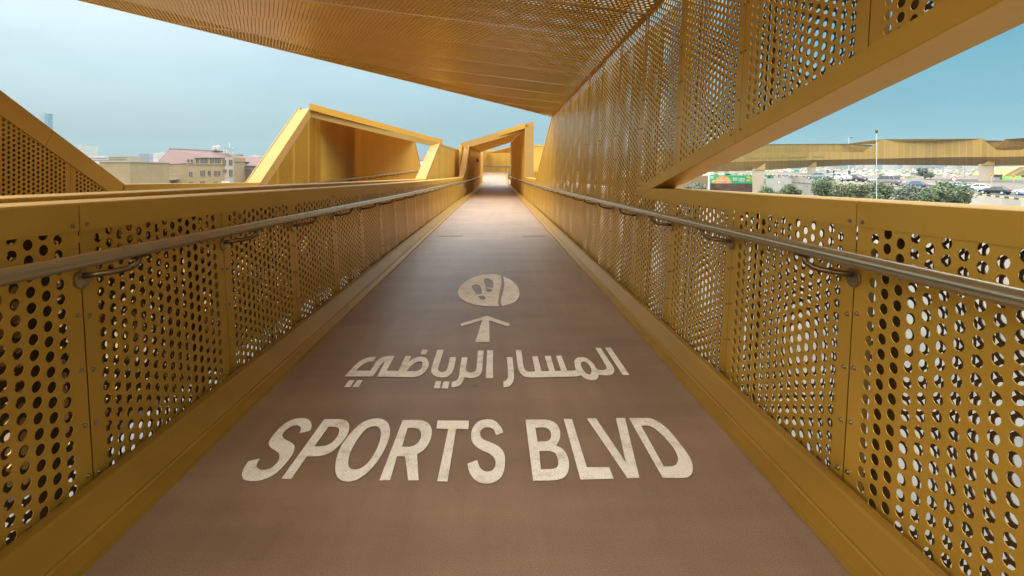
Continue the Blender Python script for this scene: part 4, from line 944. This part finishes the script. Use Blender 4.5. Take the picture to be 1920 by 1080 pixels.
marks([(1432.4, 331.5, 1437.6, 335.4), (1433, 336.3, 1437.4, 338.2), (1433, 338.8, 1437.4, 339.6), (1447, 337, 1448.6, 340), (1449.2, 336.6, 1451, 340), (1451.6, 336.2, 1454.4, 339)], M['white'])
marks([(1384.2, 332.4, 1384.8, 339.2), (1449, 331.4, 1451.2, 332.2), (1448.4, 333, 1450.4, 333.8), (1451, 330.4, 1452, 333)], M['yellow'])
D2 = [(0, .82), (.1, .95), (.3, 1), (.5, 1), (.7, .95), (.8, .8), (.8, .62), (.7, .48), (.38, .22), (.82, .22), (.82, 0), (0, 0), (0, .2), (.45, .55), (.54, .66), (.52, .76), (.4, .8), (.28, .76), (.24, .66), (0, .7)]
D5 = [(.05, 1), (.8, 1), (.8, .78), (.3, .78), (.28, .62), (.5, .64), (.72, .55), (.84, .38), (.8, .16), (.6, .02), (.35, 0), (.1, .05), (0, .2), (.2, .3), (.35, .2), (.5, .22), (.58, .34), (.5, .44), (.35, .45), (.22, .38), (.02, .46)]
for k, dg in enumerate((D2, D5)):
    cu = bpy.data.curves.new('digit', 'CURVE'); cu.dimensions = '2D'; cu.fill_mode = 'BOTH'; sp = cu.splines.new('POLY'); sp.points.add(len(dg) - 1); sp.use_cyclic_u = True
    for q, (a, b) in zip(sp.points, dg): q.co = ((1399.2 + k * 9.4 + a * 10.2), -(340.2 - b * 9.4), 0, 1)
    tmp = bpy.data.objects.new('tmp', cu); me = bpy.data.meshes.new_from_object(tmp); bpy.data.objects.remove(tmp); bpy.data.curves.remove(cu)
    for v in me.vertices: v.co = at(v.co.x, -v.co.y, 171.9)
    me.materials.clear(); me.materials.append(M['yellow'] if k < 2 else M['white']); link('digit', me, bl)
mb = MB(); a = [at(1337, 345.2, 171.5), at(1416, 345.2, 171.5), at(1408, 366, 171.5), at(1353, 366, 171.5)]; mb.slab(a, FW * 8); mb.build('base', M['rock'], bl)
def simple_board(px0, py0, px1, py1, t_, m_, label, rects=(), mk='white'):
    r = empty('billboard', at((px0 + px1) / 2, py1 + 8, t_), label, 'billboard'); mb = MB(); pbox(mb, px0, py0, px1, py1, t_, .4); mb.build('board', M[m_], r)
    mb = MB(); pbox(mb, px0 + .5, py1, px1 - .5, py1 + 8, t_ + .1, .2); mb.build('plinth', M['concrete'], r)
    if rects:
        mb = MB()
        for q in rects: pquad(mb, *q, t_ - .05)
        mb.build('lettering', M[mk], r, fix=False)
simple_board(1858.5, 327, 1880.5, 339.7, 150, 'charcoal', 'dark grey board with pale lines of lettering beside the lime green board', [(1861, 333.2, 1876, 334.4), (1861, 335.2, 1866, 336.8), (1867, 335.4, 1876, 336.4)])
simple_board(1880.8, 329.5, 1915, 340.3, 149, 'lime', 'lime green board with faint white lettering at the right beyond the road', [(1884, 334.2, 1891, 334.9), (1892, 334, 1900, 334.9), (1901, 334.2, 1909, 334.9)])
# gold folded canopies behind the boards
gc = empty('gold_pavilion', at(1910, 330, 175), 'gold folded pavilion roof behind the lime green board', 'pavilion')
mb = MB(); mb.slab([at(1882, 329, 170), at(1912, 313, 170), at(1990, 311, 170), at(1990, 329, 170)], FW * 12); mb.build('roof', M['gold_far'], gc)
mb = MB(); mb.slab([at(1893, 329, 169.5), at(1920, 316, 169.5), at(1926, 316, 169.5), at(1902, 329, 169.5)], FW * .3); mb.build('pale_stripe', M['beige2'], gc)

def pole(name, px, pyt, t_, r, label, cat, zb, m_='pole', head=None, group=None):
    top = at(px, pyt, t_); base = Vector((top.x, top.y, zb)); e = empty(name, base, label, cat, group)
    mb = MB(); mb.tube([base, base.lerp(top, .5), top], r, 8, radii=[r, r * .85, r * .6]); mb.build('pole', M[m_], e)
    if head: head(e, top)
    return e
def ball(e, top):
    mb = MB(); mb.tube([top, top + UP * .12, top + UP * .3, top + UP * .42], .1, 8, radii=[.04, .10, .10, .03]); mb.build('finial', M['bracket'], e, smooth=True)
pole('flagpole', 1643.5, 250, 46, .042, 'tall thin white flagpole without a flag rising between the trees', 'flagpole', GZ, 'pole', ball)
def lamp(e, top):
    mb = MB(); mb.tube([top, top + RT * .6 + UP * .1], .08, 6); mb.build('arm', M['pole'], e); mb = MB(); p = top + RT * .5; mb.box(p.x, p.y - .25, p.z, p.x + .9, p.y + .25, p.z + .3); mb.build('lamp_head', M['charcoal'], e)
pole('street_lamp', 1591.3, 259, 195, .20, 'tall street lamp standing behind the overpass', 'street lamp', -1.5, 'pole', lamp)
for px, pyt, t_, m_, lb in ((1809, 300, 168, 'beige2', 'beige mast under the overpass left of the right pillar'), (1870, 300, 190, 'beige2', 'beige mast behind the dark grey board'), (1898, 300, 190, 'beige2', 'beige mast rising above the gold pavilion'), (1569, 304, 230, 'beige2', 'thin beige mast left of the street lamp'), (1714, 304, 230, 'beige2', 'thin beige mast right of the middle overpass pillar'), (1603, 305, 260, 'beige2', 'thin beige mast right of the street lamp')):
    pole('mast', px, pyt, t_, .16, lb, 'mast', -1.6, m_)
pole('mast', 1329, 322, 120, .32, 'grey post at the left end of the green billboard', 'post', GZ, 'pole')
def sign(px, py, rpx, t_, shape, m_, label, zb=-2.2, inner=None, cat='road sign', group=None):
    c0_ = at(px, py, t_); e = empty('road_sign', Vector((c0_.x, c0_.y, zb)), label, cat, group)
    mb = MB(); p = c0_ + FW * .08; mb.tube([Vector((p.x, p.y, zb)), p], .05, 6); mb.build('post', M['pole'], e)
    n = {'round': 20, 'square': 4, 'diamond': 4}[shape]; off = {'round': 0, 'square': 45, 'diamond': 0}[shape]; k_ = 1.41 if shape == 'square' else 1
    pts = [at(px + rpx * k_ * math.cos(math.radians(off + 360 * i / n)), py - rpx * k_ * math.sin(math.radians(off + 360 * i / n)), t_) for i in range(n)]
    mb = MB(); mb.slab(pts, FW * .05); mb.build('face', M[m_], e)
    if inner == 'disc': mb = MB(); ellipse(mb, px, py, rpx * .72, rpx * .72, t_ - .03); mb.build('inner_disc', M['white'], e, fix=False)
    if inner in ('chevL', 'chevR'):
        s_ = -1 if inner == 'chevL' else 1; h = rpx * .62; mb = MB()
        for q in (1, -1): mb.quad(at(px - s_*h*.6, py - q*h, t_ - .03), at(px, py - q*h, t_ - .03), at(px + s_*h*.7, py, t_ - .03), at(px + s_*h*.1, py, t_ - .03))
        mb.build('chevron', M['red'], e, fix=False)
    if inner == 'bars':
        mb = MB()
        for q in (-.4, .05, .45): pquad(mb, px - rpx*.6, py + q*rpx, px + rpx*.6, py + q*rpx + rpx*.16, t_ - .03)
        mb.build('lettering', M['white'], e, fix=False)
    if inner == 'arrow':
        mb = MB(); mb.quad(at(px - rpx*.6, py + rpx*.3, t_ - .03), at(px, py - rpx*.6, t_ - .03), at(px + rpx*.6, py + rpx*.3, t_ - .03), at(px, py - rpx*.1, t_ - .03)); mb.build('symbol', M['white'], e, fix=False)
sign(1788.5, 335.8, 4.6, 88, 'round', 'red', 'round white sign with a red ring on a thin post by the road', -3.0, 'disc')
sign(1859, 328.3, 2.6, 128, 'square', 'orange', 'orange sign with a red chevron beside the right overpass pillar', -2.4, 'chevL')
sign(1901, 330.2, 2.9, 128, 'square', 'orange', 'orange sign with a red chevron in front of the lime green board', -2.4, 'chevL')
sign(1755, 322.6, 1.7, 170, 'square', 'white', 'small white sign with a red chevron right of the small loose tree', -1.4, 'chevR')
sign(1804, 324.6, 1.7, 170, 'square', 'white', 'small white sign with a red chevron beside the beige mast', -1.4, 'chevR')
sign(1727, 323.0, 1.7, 170, 'square', 'white', 'small white sign with a red chevron in front of the small loose tree', -1.4, 'chevR')
sign(1710.5, 324.5, 2.4, 150, 'round', 'blue', 'small blue sign over an orange plate by the middle overpass pillar', -1.9, 'arrow')
sign(1710.5, 329, 1.7, 150.1, 'square', 'orange', 'small orange plate below the blue sign', -1.9)
sign(1733.5, 344.6, 2.6, 126, 'square', 'orange', 'orange sign on the barrier end behind the dark blue sedan', -2.2, 'chevL')
sign(1494, 322.5, 4.2, 178, 'square', 'teal', 'large green direction sign under the overpass', -1.5, 'bars')
sign(1461, 330, 2.5, 160, 'square', 'maroon', 'small maroon sign right of the green billboard', -3, 'bars')
sign(1472.5, 329.6, 2.4, 160, 'round', 'blue', 'blue round sign right of the maroon sign', -3, 'arrow')
sign(1460.5, 341.6, 2.9, 150, 'round', 'red', 'white round sign with a red ring at the right end of the billboard', -4, 'disc')
sign(1466.5, 321.8, 2.0, 200, 'round', 'red', 'small red round sign high under the overpass', -2, 'disc')
def tlight(px, py, t_, lb):
    p = at(px, py, t_); e = empty('traffic_light', Vector((p.x, p.y, -1.6)), lb, 'traffic light'); mb = MB(); mb.tube([Vector((p.x, p.y + .2, -1.6)), p + Vector((0, .2, 0))], .09, 6); mb.build('pole', M['pole'], e)
    mb = MB(); mb.box(p.x - .38, p.y - .15, p.z - .6, p.x + .38, p.y + .15, p.z + .6); mb.build('housing', M['black'], e)
    for k in range(3):
        mb = MB(); q = Vector((p.x, p.y - .16, p.z - .38 + .38 * k)); mb.tube([q, q + Vector((0, -.1, 0))], .13, 8); mb.build('lens', M[('charcoal', 'orange', 'red')[k]], e)
tlight(1517.5, 322.5, 172, 'traffic light left of the orange sign under the overpass'); tlight(1564, 323.5, 185, 'traffic light between the mast and the orange sign'); tlight(1592.5, 322.8, 180, 'traffic light in front of the street lamp'); tlight(1552, 321.5, 190, 'traffic light with the orange backing left of the thin beige mast')
sign(1523, 323, 1.6, 176, 'square', 'orange', 'small orange sign right of the first traffic light', -1.5)
# grey ramp walls beyond the road
mb = MB(); pbox(mb, 1722, 336, 1836, 343, 150, .5, zb=-3); tag(mb.build('ramp_wall', M['concrete']), 'long grey concrete ramp wall behind the silver sedan', 'wall')
mb = MB(); pbox(mb, 1436, 334.5, 1484, 352, 150, .5, zb=GZ); tag(mb.build('ramp_wall', M['concrete']), 'grey concrete ramp wall right of the green billboard', 'wall')
mb = MB(); pbox(mb, 1484, 336, 1600, 352, 140, .5, zb=GZ) if False else pbox(mb, 1270, 330, 1329, 345, 165, .6, zb=GZ); tag(mb.build('low_wall', M['beige']), 'low beige wall left of the green billboard', 'wall')
mb = MB(); pbox(mb, 1618, 330, 1626, 337, 155, 1.0, zb=-2); tag(mb.build('kiosk', M['roof']), 'small maroon kiosk box on the plain behind the grey suv', 'kiosk')

# ------------------------------------------------------------------ buildings at the left
def bld(name, px, py, t_, label): return empty(name, Vector((*at(px, py, t_).xy, GZ)), label, 'building')
def part(name, root, m_, px0, py0, px1, py1, t_, dep, zb=GZ):
    mb = MB(); pbox(mb, px0, py0, px1, py1, t_, dep, zb); return mb.build(name, M[m_], root)
def windows(root, rects, t_, m_='glass', frame='beige2', mull=True):
    for (a, b, c_, d_) in rects:
        mb = MB(); pbox(mb, a, b, c_, d_, t_ - .04, .06); w_ = mb.build('window', M[m_], root)
        mb = MB(); e_ = .25
        pbox(mb, a - e_, b - e_, c_ + e_, b, t_ - .12, .12); pbox(mb, a - e_, d_, c_ + e_, d_ + e_, t_ - .16, .16)
        if mull and c_ - a > 3:
            nn = int((c_ - a) / 2.6)
            for k in range(1, nn + 1): x = a + (c_ - a) * k / (nn + 1); pbox(mb, x - .22, b, x + .22, d_, t_ - .11, .07)
        mb.build('frame', M[frame], w_)
Z = lambda x0, y0, x1, y1: (260 + x0 / 7.385, 260 + y0 / 7.385, 260 + x1 / 7.385, 260 + y1 / 7.385)
TB = 125
b1_ = bld('apartment_building', 360, 340, TB, 'beige three storey building with a large pink red hipped roof')
part('wall', b1_, 'beige', 350, 307.3, 436.5, 345, TB, 12); part('wall', b1_, 'beige', 288, 314, 350, 345, TB + .6, 12)
part('upper_storey', b1_, 'beige', 364, 295.3, 436.2, 307.2, TB + .3, 6, zb=at(0, 307.2, TB).z); part('upper_storey', b1_, 'beige', 350.2, 298.4, 363.8, 307.2, TB + .7, 6, zb=at(0, 307.2, TB).z)
part('cornice', b1_, 'beige2', 349.6, 306.8, 436.8, 308.2, TB - .25, .2, zb=at(0, 308.2, TB).z); part('cornice', b1_, 'beige2', 363.6, 294.6, 436.8, 295.8, TB - .1, .35, zb=at(0, 295.8, TB).z)
part('stair_bay', b1_, 'beige2', 421.5, 296, 436.9, 345, TB - .5, .45)
part('string_course', b1_, 'beige2', 288, 326.2, 350, 327.0, TB + .45, .12, zb=at(0, 327, TB).z)
mb = MB(); e1, e2, r1_, r2_ = at(286.5, 314.3, TB + .3), at(437.5, 303, TB + .3), at(421, 284.4, TB + 6), at(317.5, 279.2, TB + 6); e1b, e2b = e1 + FW * 12, e2 + FW * 12
wl = [e1, at(310, 308.5, TB + .3), at(352, 306, TB + .3), e2]
mb.quad(*wl, r2_, at(317.5, 279.2, TB + 6)) if False else mb.quad(wl[0], wl[1], wl[2], wl[3], r1_, r2_); mb.quad(e2, e2b, r1_); mb.quad(e1, r2_, e1b); mb.quad(e1b, r2_, r1_, e2b); rf = mb.build('roof', M['roof'], b1_); mb = MB(); mb.slab([at(288, 345, TB+.5), at(288, 314.2, TB+.5), at(309, 309.2, TB+.5), at(350, 306.9, TB+.5), at(350, 345, TB+.5)], FW * .5); mb.build('gable_wall', M['beige'], b1_)
mb = MB(); mb.tube([r2_, r1_], .22, 6); mb.build('ridge_cap', M['roof'], rf)
windows(b1_, [Z(678,288,696,340), Z(725,288,746,340)], TB + .7); windows(b1_, [Z(790,280,806,331), Z(814,278,830,331), Z(857,263,950,338), Z(990,268,1040,338), Z(1056,268,1088,338), Z(1098,268,1132,338)], TB + .3)
windows(b1_, [Z(1165,290,1205,360), Z(1247,292,1297,365), Z(1250,430,1298,525), Z(1162,427,1215,467)], TB - .5)
windows(b1_, [Z(696,458,740,518), Z(855,442,915,512), Z(957,445,995,510), Z(1040,447,1126,512), Z(855,593,915,640), Z(1040,593,1086,640), Z(700,597,742,640)], TB)
windows(b1_, [Z(213,412,237,468), Z(256,415,275,466), Z(300,415,327,470)], TB + .5)
mb = MB()
for k in range(9): x = 416 + k * 1.6; pbox(mb, x, 339.8, x + .7, 345, TB - .8, .2, zb=at(0, 346, TB).z)
mb.build('balustrade', M['white'], b1_)
mb = MB(); pbox(mb, 306, 335.5, 323, 337.3, TB - 2, 2.5, zb=at(0, 337.3, TB).z); mb.build('door_hood', M['beige2'], b1_); mb = MB(); pbox(mb, 308, 337.3, 321, 346, TB - .1, .6); mb.build('porch', M['beige'], b1_)
rg = empty('roof_shelter', at(421, 284, TB + 3), 'pale steel shelter with a curved canopy on the building roof', 'roof shelter')
mb = MB(); mb.sweep([[at(a, b, TB + 2), at(a, b + .6, TB + 2), at(a, b + .6, TB + 5), at(a, b, TB + 5)] for a, b in ((418, 276.2), (426, 276), (434, 278), (442, 280.6))]); mb.build('canopy_sheet', M['hazy'], rg)
mb = MB()
for a in (420, 425, 431, 437): mb.tube([at(a, 277.5, TB + 3), at(a, 287, TB + 3)], .08, 5)
mb.build('post', M['white'], rg); mb = MB(); mb.tube([at(418, 282.8, TB + 3), at(434, 282.8, TB + 3)], .07, 5); mb.tube([at(430, 268, TB + 3), at(430, 277, TB + 3)], .04, 5); mb.build('railing', M['white'], rg)
for (a, b, lb) in ((402, 277.5, 'leftmost white satellite box on the pink red roof ridge'), (409, 276.5, 'grey water tank left of the curved roof canopy')):
    mb = MB(); p = at(a, b + 4, TB + 5.5); mb.tube([p, p + UP * .9, p + UP * 1.1], .5, 10, radii=[.5, .5, .2]); tag(mb.build('water_tank', M['hazy2']), lb, 'water tank')
b2_ = bld('hall_building', 468, 340, TB + 6, 'pale hall with a low pink red roof and maroon wall panels')
part('wall', b2_, 'beige2', 447, 310.5, 520, 345, TB + 6, 14); part('side_wall', b2_, 'beige', 437, 309, 447, 345, TB + 6.5, 10)
mb = MB(); q = [at(436, 309.3, TB + 5.5), at(510, 312, TB + 5.5), at(478, 294.5, TB + 13), at(440, 291.2, TB + 13)]; mb.slab(q, UP * -.3); mb.slab([q[1], q[1] + FW * 16, q[2]], UP * -.3); mb.build('roof', M['roof'], b2_)
for (a, b) in ((458, 472), (484, 497)):
    mb = MB(); pbox(mb, a, 317, b, 341, TB + 5.95, .1); mb.build('wall_panel', M['roof'], b2_)
mb = MB(); pbox(mb, 471.6, 310.5, 473.6, 345, TB + 5.85, .2); mb.build('pilaster', M['beige'], b2_)
mb = MB(); pbox(mb, 440, 290, 449, 294, TB + 14, 2); mb.build('roof_hatch', M['roof'], b2_)
b3_ = bld('flat_building', 268, 340, TB + 2, 'low beige flat roofed annex with a pierced block screen')
part('wall', b3_, 'beige', 244.5, 313.5, 288, 345, TB + 2, 10); part('parapet_band', b3_, 'beige2', 244.5, 310, 288.5, 313.3, TB + 1.7, 10, zb=at(0, 313.3, TB + 2).z)
mb = MB()
for i in range(14):
    for j in range(4): pbox(mb, 246 + i * 2.5, 326.3 + j * 2.5, 247.5 + i * 2.5, 327.8 + j * 2.5, TB + 1.95, .1)
mb.build('block_screen', M['glass'], b3_); mb = MB(); pbox(mb, 281.5, 328, 285.5, 337.5, TB + 1.9, .15); mb.build('door', M['dark'], b3_)
b4_ = bld('flat_building', 215, 340, 105, 'plain beige box building directly behind the slanted left fin')
part('wall', b4_, 'beige', 186, 303.5, 244.2, 345, 105, 12); part('parapet_band', b4_, 'beige2', 185.6, 302.4, 244.6, 304.2, 104.8, 12.4, zb=at(0, 304.2, 105).z)
rs = random.Random(11)
FARB = [('distant_building', 168, 293.5, 204, 310, 230, 'hazy2', 'pale flat roofed distant building right above the slanted fin'), ('distant_building', 204, 292.6, 238, 310, 210, 'beige2', 'distant beige building with a row of dark windows'),
 ('distant_building', 238, 296.5, 250, 310, 260, 'hazy', 'small grey distant building right of the windowed beige one'), ('distant_building', 261, 288, 271, 312, 620, 'hazy', 'dark grey distant slab block, taller of the pair'),
 ('distant_building', 271, 293, 279, 312, 640, 'hazy', 'low grey distant block between the two dark slabs'), ('distant_building', 279, 290, 287, 312, 600, 'hazy', 'second dark grey distant block, nearer the pink roof'), ('distant_building', 287, 288, 296, 312, 520, 'hazy2', 'pale distant apartment block left of the pink roof'), ('distant_building', 296, 286.8, 309, 312, 540, 'hazy2', 'pale distant block just behind the pink roof edge'),
 ('distant_building', 467, 292, 484, 310, 330, 'hazy2', 'pale distant building behind the hall roof'), ('distant_building', 484, 295, 496, 312, 250, 'beige2', 'beige distant house right of the hall roof'),
 ('distant_building', 254, 306, 289, 318, 170, 'beige2', 'pale low distant building above the annex'), ('distant_building', 145.5, 272, 152.5, 300, 900, 'hazy2', 'hazy pale distant tower block above the slanted fin')]
for nm, a, b, c_, d_, t_, m_, lb in FARB:
    e = empty(nm, Vector((*at((a + c_) / 2, d_, t_).xy, GZ)), lb, 'building'); part('wall', e, m_, a, b, c_, d_, t_, t_ * .04)
    mb = MB(); n_ = max(2, int((c_ - a) / 3.2))
    for i in range(n_):
        for j in range(2): x = a + (c_ - a) * (i + .3) / n_; y0 = b + 2 + j * 4; pbox(mb, x, y0, x + 1.1, y0 + 2, t_ - .1 * t_ / 100, .15)
    mb.build('windows_row', M['glass'] if t_ < 300 else M['hazy'], e); mb = MB(); pbox(mb, a + (c_ - a) * .3, b - 1.2, a + (c_ - a) * .55, b, t_ + 2, 3); mb.build('roof_box', M[m_], e)
e = empty('skyscraper', Vector((*at(82, 235, 1900).xy, GZ)), 'far hazy glass skyscraper above the left fin', 'skyscraper'); part('tower', e, 'tower_glass', 83.5, 213, 90, 260, 1900, 20)
mb = MB(); mb.slab([at(83.5, 213, 1900), at(90, 213, 1900), at(90, 214.5, 1900), at(83.5, 211.5, 1900)], FW * 20); mb.build('crown', M['tower_glass'], e); part('tower', e, 'hazy', 74.5, 215, 83.3, 260, 1940, 20)
e = bld('white_house', 795, 310, 190, 'small white house with a red roof glimpsed left of the slanted post'); part('wall', e, 'white', 784, 300, 806, 325, 190, 8); mb = MB(); mb.slab([at(782, 300.5, 189.5), at(808, 301, 189.5), at(794, 291.5, 194)], FW * 9); mb.build('roof', M['roof'], e); windows(e, [(797.2, 305, 799.6, 310)], 190, mull=False)
# far city strip beyond the plain
rs = random.Random(5); mb = MB(); mi = []
for i in range(230):
    px = rs.uniform(1270, 2000); t_ = rs.uniform(900, 1700); wv = rs.uniform(5, 22) * t_ / 1400; h = rs.choice((1, 1, 1.4, 2)) * rs.uniform(3.5, 7); p = at(px, HY, t_); z = lerp_tab(t_ - 150, [(500, 2.2), (1400, 6.5), (4000, 15)]) - 2; n = len(mb.f)
    mb.box(p.x - wv / 2, p.y - wv / 2, z, p.x + wv / 2, p.y + wv / 2, z + 2 + h); mi += [rs.choice((0, 0, 1, 2))] * (len(mb.f) - n)
o = mb.build('far_city', [M['hazy2'], M['beige2'], M['hazy']], fix=False); o.data.polygons.foreach_set('material_index', mi); tag(o, kind='stuff')

# ------------------------------------------------------------------ haze
hz = MB(); hz.box(-2600, -120, GZ - 1, 2600, 2400, 130)
hm = bpy.data.materials.new('haze_air'); hm.use_nodes = True; ht = hm.node_tree; ht.nodes.clear()
ho = ht.nodes.new('ShaderNodeOutputMaterial'); hv = ht.nodes.new('ShaderNodeVolumePrincipled'); ht.links.new(hv.outputs[0], ho.inputs['Volume'])
hv.inputs['Color'].default_value = (.31, .44, .48, 1); hv.inputs['Density'].default_value = .0003; hv.inputs['Anisotropy'].default_value = 0
tag(hz.build('haze', hm), kind='stuff')
